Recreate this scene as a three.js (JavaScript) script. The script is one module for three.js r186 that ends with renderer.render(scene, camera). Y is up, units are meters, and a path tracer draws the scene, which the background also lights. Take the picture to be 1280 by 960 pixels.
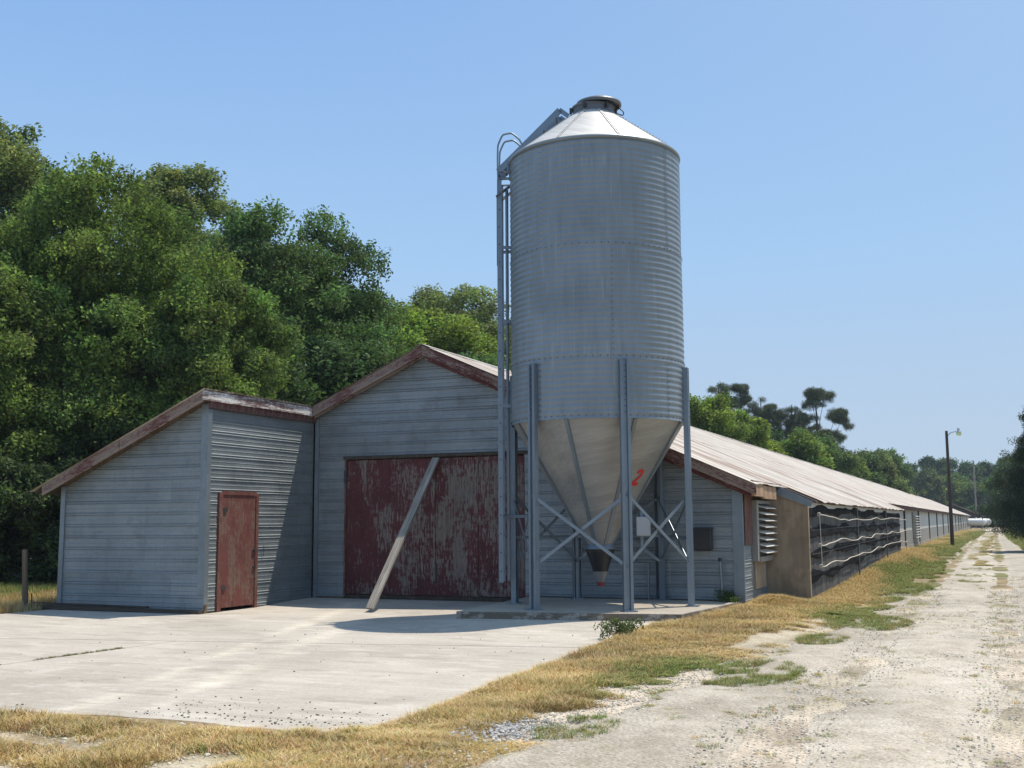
import * as THREE from 'three';
import { mergeGeometries } from 'three/addons/utils/BufferGeometryUtils.js';
import { RoundedBoxGeometry } from 'three/addons/geometries/RoundedBoxGeometry.js';
import { FontLoader } from 'three/addons/loaders/FontLoader.js';
import { TextGeometry } from 'three/addons/geometries/TextGeometry.js';

// ---------------------------------------------------------------- camera, sky, sun, exposure
const scene = new THREE.Scene();
const D2R = Math.PI / 180;
const camera = new THREE.PerspectiveCamera(2 * Math.atan(480 / 1400) / D2R, 4 / 3, 0.1, 3000);
camera.position.set(0, 1.6, 0);
camera.rotation.order = 'YXZ';
camera.rotation.set(7.0456 * D2R, 23.0987 * D2R, -0.3664 * D2R);
const renderer = new THREE.WebGLRenderer({ antialias: true });
renderer.setSize(1024, 768);
renderer.toneMapping = THREE.LinearToneMapping;
renderer.toneMappingExposure = 1.05;
renderer.shadowMap.enabled = true;
{
  // clear summer sky: pale at the horizon, deeper blue overhead
  const W = 256, H = 512, d = new Float32Array(W * H * 4);
  const stops = [[-90, 0.48, 0.60, 0.72], [0, 0.53, 0.655, 0.78], [3.5, 0.50, 0.64, 0.80], [8.3, 0.445, 0.617, 0.845], [13, 0.385, 0.605, 0.90], [26, 0.25, 0.452, 0.825], [50, 0.20, 0.375, 0.73], [90, 0.165, 0.31, 0.64]];
  const sd = [0.255, 1, -0.30].map((q) => q / Math.hypot(0.255, 1, 0.30));
  for (let j = 0; j < H; j++) {
    const el = (j + 0.5) / H * 180 - 90, ce = Math.cos(el * D2R), se = Math.sin(el * D2R);
    let k = 0; while (k < stops.length - 2 && el > stops[k + 1][0]) k++;
    const a = stops[k], b = stops[k + 1], t = Math.min(1, Math.max(0, (el - a[0]) / (b[0] - a[0])));
    for (let i = 0; i < W; i++) {
      // pale aureole round the sun; u = 0.5 looks along +x in the equirectangular layout
      const az = ((i + 0.5) / W - 0.5) * 2 * Math.PI, ang = Math.acos(Math.min(1, ce * Math.cos(az) * sd[0] + se * sd[1] + ce * Math.sin(az) * sd[2])) / D2R, m = 0.62 / (1 + Math.exp((ang - 50) / 5)), w = [0.55, 0.735, 0.90], o = (j * W + i) * 4;
      for (let c = 0; c < 3; c++) { const q = a[c + 1] + (b[c + 1] - a[c + 1]) * t; d[o + c] = (q + (w[c] - q) * m) / 1.05; } d[o + 3] = 1;
    }
  }
  const t = new THREE.DataTexture(d, W, H, THREE.RGBAFormat, THREE.FloatType);
  t.mapping = THREE.EquirectangularReflectionMapping; t.magFilter = t.minFilter = THREE.LinearFilter; t.needsUpdate = true;
  scene.background = t; scene.environment = t;
}
const SUN = new THREE.Vector3(0.255, 1, -0.30).normalize();
const sun = new THREE.DirectionalLight(new THREE.Color(1, 0.90, 0.77), 5.0);
sun.position.copy(SUN).multiplyScalar(200).add(new THREE.Vector3(-8, 0, -40));
sun.target.position.set(-8, 0, -40); scene.add(sun, sun.target);
sun.castShadow = true; sun.shadow.mapSize.set(4096, 4096); sun.shadow.bias = -0.0005;
Object.assign(sun.shadow.camera, { left: -60, right: 60, top: 60, bottom: -60, near: 1, far: 500 });
scene.fog = new THREE.FogExp2(new THREE.Color(0.62, 0.72, 0.85), 0.0003);

// ---------------------------------------------------------------- helpers
let seed = 7;
const rnd = () => { seed = (seed + 0x6D2B79F5) | 0; let t = Math.imul(seed ^ (seed >>> 15), 1 | seed); t = (t + Math.imul(t ^ (t >>> 7), 61 | t)) ^ t; return ((t ^ (t >>> 14)) >>> 0) / 4294967296; };
const rr = (a, b) => a + (b - a) * rnd();
const reseed = (s) => { seed = s * 7919 + 13; };
const lerp = (a, b, t) => a + (b - a) * t;
const clamp = (x, a = 0, b = 1) => Math.min(b, Math.max(a, x));
const smooth = (x) => { x = clamp(x); return x * x * (3 - 2 * x); };
const V = (x, y, z) => new THREE.Vector3(x, y, z);
const taken = {};
const numbered = (n) => { const k = taken[n] = (taken[n] ?? -1) + 1; return k ? `${n}_${String(k).padStart(3, '0')}` : n; };
function tag(o, label, category, group, kind) {
  o.userData = {};
  if (label) o.userData.label = label;
  if (category) o.userData.category = category;
  if (group) o.userData.group = group;
  if (kind) o.userData.kind = kind;
  return o;
}
function mesh(name, geo, mat, parent = scene) {
  const o = new THREE.Mesh(geo, mat); o.name = parent === scene ? numbered(name) : name;
  o.castShadow = o.receiveShadow = true; parent.add(o); return o;
}
function thing(name, label, category, pos = [0, 0, 0], group) {
  const o = new THREE.Group(); o.name = numbered(name); o.position.set(...pos); scene.add(o); return tag(o, label, category, group);
}
const hash = (x, y, s) => { let h = Math.imul(x, 374761393) + Math.imul(y, 668265263) + Math.imul(s, 1442695041); h = Math.imul(h ^ (h >>> 13), 1274126177); return ((h ^ (h >>> 16)) >>> 0) / 4294967296; };
// value noise that repeats every px by py cells
function vn(x, y, px, py, s) {
  const x0 = Math.floor(x), y0 = Math.floor(y), u = x - x0, v = y - y0, a = u * u * (3 - 2 * u), b = v * v * (3 - 2 * v);
  const m = (i, n) => ((i % n) + n) % n;
  const X0 = m(x0, px), X1 = m(x0 + 1, px), Y0 = m(y0, py), Y1 = m(y0 + 1, py);
  return lerp(lerp(hash(X0, Y0, s), hash(X1, Y0, s), a), lerp(hash(X0, Y1, s), hash(X1, Y1, s), a), b);
}
function fbm(u, v, nx, ny, s, oct = 4) { let a = 0, w = 0.5, t = 0; for (let i = 0; i < oct; i++) { a += w * vn(u * nx, v * ny, nx, ny, s + i * 17); t += w; nx *= 2; ny *= 2; w *= 0.55; } return a / t; }
const noise2 = (x, z, s = 1) => vn(x, z, 4096, 4096, s);
const enc = (c) => Math.round(255 * (c <= 0.0031308 ? 12.92 * c : 1.055 * Math.pow(clamp(c), 1 / 2.4) - 0.055));
function tex(w, h, fn, { color = true, ru = 1, rv = 1 } = {}) {
  const d = new Uint8Array(w * h * 4);
  for (let j = 0; j < h; j++) for (let i = 0; i < w; i++) {
    const c = fn((i + 0.5) / w, (j + 0.5) / h), o = (j * w + i) * 4;
    if (color) { d[o] = enc(c[0]); d[o + 1] = enc(c[1]); d[o + 2] = enc(c[2]); } else d[o] = d[o + 1] = d[o + 2] = Math.round(255 * clamp(c));
    d[o + 3] = 255;
  }
  const t = new THREE.DataTexture(d, w, h, THREE.RGBAFormat);
  if (color) t.colorSpace = THREE.SRGBColorSpace;
  t.wrapS = t.wrapT = THREE.RepeatWrapping; t.magFilter = THREE.LinearFilter; t.minFilter = THREE.LinearMipmapLinearFilter; t.generateMipmaps = true;
  t.repeat.set(ru, rv); t.needsUpdate = true; return t;
}
const mix3 = (a, b, t) => [lerp(a[0], b[0], t), lerp(a[1], b[1], t), lerp(a[2], b[2], t)];
const mul3 = (a, k) => [a[0] * k, a[1] * k, a[2] * k];
const M = {};
const std = (o) => new THREE.MeshStandardMaterial({ side: THREE.DoubleSide, ...o });
const lin = (r, g, b) => new THREE.Color().setRGB(r, g, b);

// ---------------------------------------------------------------- textures and materials
// weathered galvanised siding: one tile is 4 m x 4 m
const galvMap = tex(1024, 1024, (u, v) => {
  const big = fbm(u, v, 4, 6, 3), streak = fbm(u, v, 90, 5, 9, 3), fine = fbm(u, v, 120, 120, 21, 2), run = fbm(u, v, 6, 48, 31, 3);
  let c = mix3([0.18, 0.207, 0.22], [0.285, 0.32, 0.335], clamp(0.5 + (big - 0.5) * 1.2 + (streak - 0.5) * 0.3 + (fine - 0.5) * 0.3 + (run - 0.5) * 0.25));
  const d = smooth((fbm(u, v, 14, 20, 77) - 0.60) * 6); c = mix3(c, [0.16, 0.16, 0.158], d * 0.3);
  const sp = fbm(u, v, 200, 200, 5, 1); if (sp > 0.93) c = mul3(c, 0.72);
  return c;
}, { ru: 0.25, rv: 0.25 });
const galvRough = tex(512, 512, (u, v) => 0.42 + 0.35 * fbm(u, v, 10, 14, 41) , { color: false, ru: 0.25, rv: 0.25 });
M.siding = std({ map: galvMap, roughnessMap: galvRough, roughness: 1, metalness: 0.45 });
M.trim = std({ map: galvMap, roughness: 0.5, metalness: 0.4, color: lin(0.85, 0.89, 0.94) });
const zincMap = tex(1024, 1024, (u, v) => {
  const big = fbm(u, v, 5, 5, 103), col = fbm(u, v, 40, 3, 109, 3), fine = fbm(u, v, 160, 160, 121, 2), drip = fbm(u, v, 120, 6, 131, 2);
  let c = mix3([0.235, 0.255, 0.26], [0.33, 0.35, 0.355], clamp(0.5 + (big - 0.5) * 1.3 + (col - 0.5) * 0.7 + (fine - 0.5) * 0.35));
  return mix3(c, [0.45, 0.45, 0.44], smooth((drip - 0.70) * 6) * 0.4);
}, { ru: 0.3, rv: 0.3 });
M.zinc = std({ map: zincMap, color: lin(0.78, 0.85, 0.92), roughness: 0.42, metalness: 0.35 });
M.zincHop = std({ map: tex(512, 512, (u, v) => { const s = fbm(u, v, 60, 60, 201, 2), b = fbm(u, v, 5, 8, 205); return mix3([0.235, 0.238, 0.232], [0.35, 0.352, 0.34], clamp(0.5 + (s - 0.5) * 0.7 + (b - 0.5) * 1.2)); }, { ru: 0.4, rv: 0.4 }), roughness: 0.5, metalness: 0.35 });
M.zincRoof = std({ map: tex(512, 512, (u, v) => { const s = fbm(u, v, 50, 8, 211, 3), b = fbm(u, v, 6, 6, 215); return mix3([0.40, 0.40, 0.39], [0.60, 0.60, 0.58], clamp(0.5 + (s - 0.5) * 0.9 + (b - 0.5) * 0.9)); }, { ru: 0.5, rv: 0.5 }), roughness: 0.6, metalness: 0.25 });
M.steel = std({ map: zincMap, color: lin(0.66, 0.75, 0.86), roughness: 0.42, metalness: 0.55 });
M.lidSteel = std({ color: lin(0.13, 0.14, 0.155), roughness: 0.45, metalness: 0.4 });
M.bolt = std({ color: lin(0.07, 0.07, 0.075), roughness: 0.6, metalness: 0.5 });
M.black = std({ color: lin(0.018, 0.018, 0.02), roughness: 0.35 });
M.darkRubber = std({ color: lin(0.03, 0.03, 0.032), roughness: 0.7 });
M.clearCup = new THREE.MeshPhysicalMaterial({ color: lin(0.45, 0.45, 0.43), transmission: 0.6, roughness: 0.25, thickness: 0, side: THREE.DoubleSide });
M.red = std({ color: lin(0.20, 0.02, 0.02), roughness: 0.5 });
M.paintRed = std({ color: lin(0.55, 0.02, 0.015), roughness: 0.55 });
M.whitePlastic = std({ color: lin(0.72, 0.71, 0.67), roughness: 0.5 });
M.greyBox = std({ color: lin(0.42, 0.43, 0.44), roughness: 0.5, metalness: 0.2 });
// old paint over grey boards. wear: how much bare wood shows
function oldPaint(paint, wood, wear, s, n = 512, scaleU = 1, scaleV = 1) {
  return tex(n, n, (u, v) => {
    const grain = fbm(u, v, 120, 9, s, 3), patch = fbm(u, v, 5, 4, s + 50, 4), flake = fbm(u, v, 90, 34, s + 90, 3), spk = fbm(u, v, 130, 90, s + 140, 2), scr = fbm(u, v, 16, 60, s + 170, 3);
    const k = smooth((patch * 0.60 + flake * 0.40 + grain * 0.26 + (scr - 0.5) * 0.22 - (1.10 - wear * 0.62)) * 5);
    const p = mul3(paint, 0.7 + 0.6 * fbm(u, v, 14, 9, s + 7)), w = mul3(wood, (0.6 + 0.8 * grain) * (0.75 + 0.5 * flake));
    let c = mix3(p, w, k);
    if (spk > 0.80) c = mix3(c, mul3(wood, 1.5), 0.5);
    return c;
  }, { ru: scaleU, rv: scaleV });
}
const woodGrey = [0.15, 0.122, 0.105];
M.doorRedA = std({ map: oldPaint([0.085, 0.020, 0.021], woodGrey, 0.80, 301, 1024, 0.45, 0.33), roughness: 0.8 });
M.doorRedB = std({ map: oldPaint([0.085, 0.020, 0.021], [0.155, 0.128, 0.108], 0.91, 351, 1024, 0.45, 0.33), roughness: 0.8 });
M.smallDoor = std({ map: oldPaint([0.135, 0.04, 0.032], [0.15, 0.095, 0.07], 0.86, 401, 512, 0.8, 0.45), roughness: 0.75 });
M.fasciaA = std({ map: oldPaint([0.11, 0.032, 0.03], [0.24, 0.185, 0.15], 1.02, 451, 512, 1.6, 0.5), roughness: 0.85 });
M.fasciaB = std({ map: oldPaint([0.10, 0.028, 0.026], [0.24, 0.185, 0.15], 0.80, 471, 512, 1.6, 0.5), roughness: 0.85 });
M.fasciaWhite = std({ map: oldPaint([0.12, 0.06, 0.055], [0.68, 0.66, 0.63], 1.0, 491, 512, 3, 0.35), roughness: 0.7 });
M.redBoard = std({ map: oldPaint([0.11, 0.04, 0.034], [0.17, 0.12, 0.1], 0.8, 511, 256, 1.5, 0.4), roughness: 0.85 });
M.rust = std({ map: tex(256, 256, (u, v) => mix3([0.22, 0.10, 0.05], [0.46, 0.33, 0.21], clamp(fbm(u, v, 6, 6, 531) * 1.8 - 0.4))), roughness: 0.9 });
const greyWood = tex(512, 512, (u, v) => { const g = fbm(u, v, 90, 3, 551, 3), b = fbm(u, v, 6, 4, 557), k = fbm(u, v, 24, 8, 559); return mix3([0.17, 0.15, 0.125], [0.46, 0.42, 0.36], clamp(0.45 + (g - 0.5) * 1.2 + (b - 0.5) * 0.8 - (k > 0.68 ? 0.25 : 0))); }, { ru: 1.5, rv: 0.4 });
M.greyWood = std({ map: greyWood, roughness: 0.9 });
M.postWood = std({ map: greyWood, color: lin(0.5, 0.42, 0.34), roughness: 0.95 });
M.darkWood = std({ map: greyWood, color: lin(0.22, 0.19, 0.17), roughness: 0.95 });
M.brownPanel = std({ map: tex(512, 512, (u, v) => { const b = fbm(u, v, 4, 3, 571), s = fbm(u, v, 40, 4, 577, 3), d = smooth((fbm(u, v, 7, 5, 579) - 0.5) * 5); return mix3(mix3([0.25, 0.185, 0.12], [0.36, 0.29, 0.205], clamp(0.5 + (b - 0.5) * 1.5 + (s - 0.5) * 0.7)), [0.12, 0.09, 0.065], d * 0.35); }, { ru: 0.5, rv: 0.5 }), roughness: 0.85 });
M.greyPanel = std({ map: tex(256, 256, (u, v) => { const s = fbm(u, v, 30, 4, 591, 3); return mix3([0.22, 0.215, 0.205], [0.33, 0.325, 0.31], s); }, { ru: 0.5, rv: 0.5 }), roughness: 0.75 });
M.shadowBand = new THREE.MeshPhysicalMaterial({ side: THREE.DoubleSide, specularIntensity: 0.2, map: tex(512, 512, (u, v) => { const s = fbm(u, v, 40, 10, 601, 3), d = fbm(u, v, 8, 6, 607); return mix3([0.010, 0.010, 0.012], [0.030, 0.030, 0.030], clamp((s - 0.5) * 1.2 + (d - 0.3) * 1.0)); }, { ru: 0.33, rv: 0.5 }), roughness: 0.9 });  // near-black colour for the painted shadow bands on the cooling box
M.cellPanel = [0.055, 0.068, 0.08].map((k, i) => std({ map: tex(128, 128, (u, v) => { const q = fbm(u, v, 24, 4, 621 + i * 9, 3), d = fbm(u, v, 5, 8, 641 + i * 7); return mul3([1.02, 1, 0.97], k * (0.55 + 0.5 * q + 0.4 * d)); }, { ru: 1.3, rv: 0.6 }), roughness: 0.8 }));
M.rope = std({ color: lin(0.52, 0.48, 0.42), roughness: 0.8 });
M.curtainWhite = std({ map: tex(256, 256, (u, v) => { const s = fbm(u, v, 20, 4, 611, 3); return mix3([0.46, 0.46, 0.45], [0.64, 0.64, 0.62], s); }, { ru: 0.3, rv: 0.4 }), roughness: 0.6 });
// long roof: white-grey sheets with brown streaks that run down the slope (u along the barn, v down)
M.roof = std({ map: tex(1024, 1024, (u, v) => {
  const st = fbm(u, v, 64, 3, 701, 4), st2 = fbm(u, v, 26, 5, 709, 3), b = fbm(u, v, 5, 4, 719), fine = fbm(u, v, 200, 30, 727, 2);
  let c = mix3([0.36, 0.325, 0.285], [0.56, 0.525, 0.47], clamp(0.55 + (b - 0.5) * 1.2 + (fine - 0.5) * 0.9));
  const r = smooth((st * 0.6 + st2 * 0.5 + (b - 0.5) * 0.5 - 0.545) * 6);
  c = mix3(c, [0.235, 0.165, 0.125], r * 0.85);
  return c;
}, { ru: 1 / 14, rv: 1 / 8 }), roughness: 0.5, metalness: 0.15 });
M.roofRust = std({ map: tex(256, 256, (u, v) => mix3([0.16, 0.085, 0.06], [0.30, 0.21, 0.16], fbm(u, v, 40, 4, 741, 3)), { ru: 0.1, rv: 0.2 }), roughness: 0.9 });
// concrete, 8 m tile: faint broom streaks, worn patches
const concMap = tex(2048, 2048, (u, v) => {
  const a = fbm(u, v, 5, 7, 801, 5), br = fbm(u, v, 7, 110, 811, 3), f = fbm(u, v, 260, 260, 821, 2), st = fbm(u, v, 12, 40, 831, 3);
  let c = mix3([0.33, 0.30, 0.255], [0.455, 0.42, 0.365], clamp(0.5 + (a - 0.5) * 1.6 + (br - 0.5) * 0.7 + (f - 0.5) * 0.7));
  c = mix3(c, [0.22, 0.20, 0.165], smooth((st - 0.60) * 7) * 0.3);
  c = mix3(c, [0.54, 0.505, 0.45], smooth((fbm(u, v, 22, 40, 861, 4) - 0.58) * 6) * 0.4);
  if (vn(u * 420, v * 420, 420, 420, 841) > 0.965) c = mul3(c, 0.62);
  return c;
}, { ru: 1 / 8, rv: 1 / 8 });
const concBump = tex(1024, 1024, (u, v) => 0.5 * fbm(u, v, 300, 300, 851, 2) + 0.3 * fbm(u, v, 8, 120, 853, 3) + 0.2 * fbm(u, v, 10, 10, 855), { color: false, ru: 1 / 8, rv: 1 / 8 });
M.concrete = std({ map: concMap, bumpMap: concBump, bumpScale: 0.008, roughness: 0.9, vertexColors: true });
M.slab = std({ map: concMap, bumpMap: concBump, bumpScale: 0.008, roughness: 0.92, color: lin(0.86, 0.84, 0.80) });
M.slabEdge = std({ map: tex(512, 256, (u, v) => { const k = smooth((fbm(u, v, 14, 5, 881, 4) * 0.7 + fbm(u, v, 60, 20, 883, 2) * 0.3 - 0.36) * 6), c = mul3([0.33, 0.30, 0.255], 0.8 + 0.4 * fbm(u, v, 90, 40, 887, 2)); return mix3(c, mul3([0.13, 0.105, 0.075], 0.7 + 0.6 * fbm(u, v, 50, 30, 889, 2)), k * 0.85); }, { ru: 0.5, rv: 3 }), bumpMap: concBump, bumpScale: 0.03, roughness: 1 });
// crushed stone lane, 5 m tile
const gravMap = tex(2048, 2048, (u, v) => {
  const a = fbm(u, v, 6, 6, 901, 5), f = fbm(u, v, 330, 330, 911, 2), s = vn(u * 190, v * 190, 190, 190, 921), p = fbm(u, v, 28, 28, 931, 3);
  let c = mix3([0.31, 0.275, 0.22], [0.50, 0.455, 0.385], clamp(0.5 + (a - 0.5) * 1.3 + (f - 0.5) * 1.3 + (p - 0.5) * 0.9));
  if (s > 0.93) c = mix3(c, [0.62, 0.60, 0.56], 0.7); else if (s < 0.055) c = mul3(c, 0.5);
  return c;
}, { ru: 0.2, rv: 0.2 });
const gravBump = tex(1024, 1024, (u, v) => 0.5 * vn(u * 200, v * 200, 200, 200, 941) + 0.3 * fbm(u, v, 60, 60, 951, 3) + 0.2 * vn(u * 400, v * 400, 400, 400, 961), { color: false, ru: 0.2, rv: 0.2 });
M.gravel = std({ map: gravMap, bumpMap: gravBump, bumpScale: 0.03, roughness: 0.95, vertexColors: true });
M.soil = std({ map: tex(1024, 1024, (u, v) => { const a = fbm(u, v, 8, 8, 971, 5), f = fbm(u, v, 220, 220, 981, 2); return mix3([0.14, 0.11, 0.065], [0.34, 0.28, 0.175], clamp(0.5 + (a - 0.5) * 1.4 + (f - 0.5) * 1.2)); }, { ru: 0.25, rv: 0.25 }), roughness: 1, vertexColors: true });
M.stone = std({ color: lin(1, 1, 1), roughness: 0.9 });
M.bark = std({ map: tex(256, 256, (u, v) => mix3([0.035, 0.03, 0.024], [0.11, 0.095, 0.075], fbm(u, v, 30, 4, 991, 3)), { ru: 2, rv: 0.5 }), roughness: 1 });
M.barkPine = std({ map: M.bark.map, color: lin(1.2, 1.0, 0.85), roughness: 1 });
M.leaf = new THREE.MeshPhysicalMaterial({ color: lin(1, 1, 1), vertexColors: true, roughness: 1, specularIntensity: 0.5, transmission: 0.42, thickness: 0, side: THREE.DoubleSide });
M.needle = new THREE.MeshPhysicalMaterial({ color: lin(1, 1, 1), vertexColors: true, roughness: 1, specularIntensity: 0.4, transmission: 0.35, thickness: 0, side: THREE.DoubleSide });
M.grass = std({ color: lin(1, 1, 1), roughness: 0.85 });

// ---------------------------------------------------------------- ground
const ROAD_Y = -0.062, GROUND_Y = -0.078;
const roadLeftPts = [[0, -3.9], [-5, -3.85], [-7.2, -3.58], [-8.1, -3.47], [-9.1, -3.3], [-11.05, -3.1], [-11.7, -2.87], [-14.8, -2.77], [-17, -2.7], [-19.3, -2.05], [-21.3, -1.97], [-23.9, -2.3], [-29.8, -1.78], [-46, -2.0], [-84, -2.26], [-138, -1.6], [-260, -1.4], [-330, -1.4]];
const padRightPts = [[-7.9, -5.2], [-8.07, -4.85], [-8.35, -4.70], [-9.05, -4.68], [-10.7, -4.78], [-12.75, -4.87], [-15.1, -4.92], [-17.4, -4.92], [-18.2, -4.75], [-21.1, -4.40]];
const along = (pts, z) => { for (let i = 0; i < pts.length - 1; i++) if (z <= pts[i][0] && z >= pts[i + 1][0]) return lerp(pts[i][1], pts[i + 1][1], (z - pts[i][0]) / (pts[i + 1][0] - pts[i][0])); return z > pts[0][0] ? pts[0][1] : pts[pts.length - 1][1]; };
const roadLeft = (z) => along(roadLeftPts, z) + (noise2(z * 1.3 + 50, 3.3, 5) - 0.5) * 0.35 + (noise2(z * 4.1 + 90, 8.3, 6) - 0.5) * 0.14;
const padRight = (z) => along(padRightPts, z);
const padY = (x, z) => -0.07 * Math.max(smooth((z + 20.9) / 2.2) * smooth((-8.2 - x) / 1.2), smooth((z + 17.3) / 1.5));
const padFrontPts = [[-30, -7.3], [-8.3, -7.7], [-7.2, -7.98], [-6.3, -7.98], [-5.5, -7.87], [-5.07, -7.92], [-4.6, -8.2]];
const padFront = (x) => { for (let i = 0; i < 6; i++) if (x <= padFrontPts[i + 1][0]) return lerp(padFrontPts[i][1], padFrontPts[i + 1][1], (x - padFrontPts[i][0]) / (padFrontPts[i + 1][0] - padFrontPts[i][0])); return -8.2; };
function groundY(x, z) {
  let y = GROUND_Y;
  // bank of earth that the barn's side wall stands in
  const near = smooth((-2.2 - x) / 1.1) * smooth((x + 9) / 2);
  y += near * 0.07 * smooth((-12 - z) / 5);
  y += 0.11 * Math.exp(-((x + 4.0) ** 2 / 0.16 + (z + 22.3) ** 2 / 0.7)) + 0.06 * Math.exp(-((x + 4.2) ** 2 / 0.25 + (z + 20.3) ** 2 / 4));
  y += near * 0.32 * smooth((-24 - z) / 20) * smooth((z + 60) / 9);
  y += (noise2(x * 0.9 + 200, z * 0.9 + 300, 8) - 0.5) * 0.03 * smooth((-2.6 - x) / 0.6);
  if (z < padFront(x) - 0.12 && x < padRight(z) - 0.1 && x > -17.2 && z > -21.3) y = Math.min(y, padY(x, z) - 0.05);
  if (x < -17.4) y += 0.12 * smooth((-18 - x) / 6);
  return y;
}
function gridMesh(name, xs, zs, hf, mat, colorF, uvF = (x, z) => [x, z], keep) {
  const nx = xs.length, nz = zs.length, p = new Float32Array(nx * nz * 3), c = new Float32Array(nx * nz * 3), uv = new Float32Array(nx * nz * 2), idx = [];
  for (let j = 0; j < nz; j++) for (let i = 0; i < nx; i++) {
    const o = j * nx + i, x = typeof xs[i] === 'function' ? xs[i](zs[j]) : xs[i], z = zs[j];
    p.set([x, hf(x, z), z], o * 3); c.set(colorF ? colorF(x, z) : [1, 1, 1], o * 3); uv.set(uvF(x, z), o * 2);
    if (i < nx - 1 && j < nz - 1 && (!keep || keep(i, j))) idx.push(o, o + 1, o + nx, o + 1, o + nx + 1, o + nx);
  }
  const g = new THREE.BufferGeometry();
  g.setAttribute('position', new THREE.BufferAttribute(p, 3)); g.setAttribute('color', new THREE.BufferAttribute(c, 3)); g.setAttribute('uv', new THREE.BufferAttribute(uv, 2));
  g.setIndex(idx); g.computeVertexNormals(); return mesh(name, g, mat);
}
const steps = (segs) => { const o = []; for (const [a, b, n] of segs) for (let i = 0; i < n; i++) o.push(lerp(a, b, i / n)); o.push(segs[segs.length - 1][1]); return o; };
{
  const xs = steps([[-1200, -60, 12], [-60, -20, 20], [-20, -6, 40], [-6, -1, 50], [-1, 8, 12], [8, 60, 10], [60, 1200, 10]]);
  const zs = steps([[60, 0, 6], [0, -5, 8], [-5, -26, 130], [-26, -65, 90], [-65, -260, 60], [-260, -1800, 12]]);
  const dry = [1.0, 0.95, 0.85], green = [0.55, 0.72, 0.38];
  const gravelly = [1.75, 1.85, 2.35], verge = (x, z) => (z > -30 && z < -4 && x > -10 && x < 4 ? smooth((z > -7.9 ? (z + 7.4) / 1.2 : ((x - padRight(z)) / (roadLeft(z) - padRight(z)) - 0.35) * 2.6) + (noise2(x * 2.3, z * 2.3, 19) - 0.5) * 0.9) : 0);
  tag(gridMesh('ground', xs, zs, groundY, M.soil, (x, z) => mix3(mix3(dry, gravelly, verge(x, z)), green, smooth((noise2(x * 0.35 + 20, z * 0.35 + 60, 3) - 0.45) * 4) * (z < -24 || x < -17 ? 0.9 : 0.25))), null, null, null, 'structure');
  // gravel lane
  const zr = steps([[6, -5, 20], [-5, -30, 250], [-30, -90, 120], [-90, -330, 60]]);
  const ts = []; for (let i = 0; i <= 40; i++) ts.push(i / 40);
  const roadR = (z) => (z > -40 ? lerp(3.6, 1.6, smooth(-z / 40)) : lerp(1.6, 0.9, smooth((-40 - z) / 100))) + (noise2(z * 0.8 + 400, 1.1, 15) - 0.5) * 0.3;
  const cols = ts.map((t) => (z) => lerp(roadLeft(z), roadR(z), t));
  tag(gridMesh('gravel_road', cols, zr, (x, z) => {
    const w = Math.min(x - roadLeft(z), roadR(z) - x), e = smooth(w / 0.25);
    return ROAD_Y - 0.035 * (1 - e) + e * ((noise2(x * 1.6 + 70, z * 1.2 + 30, 9) - 0.5) * 0.03 - 0.035 * Math.exp(-((x + 1.55) ** 2) / 0.10) - 0.035 * Math.exp(-((x - 0.1) ** 2) / 0.10)) + e * 0.012;
  }, M.gravel, (x, z) => { const n = noise2(x * 0.7 + 11, z * 0.45 + 5, 12), m = noise2(x * 2.3 + 41, z * 1.7 + 15, 14); const k = 0.80 + 0.32 * n + 0.16 * (m - 0.5); return [k, k * (0.985 + 0.02 * m), k * (0.95 + 0.05 * m)]; }), null, null, null, 'structure');
}
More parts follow.
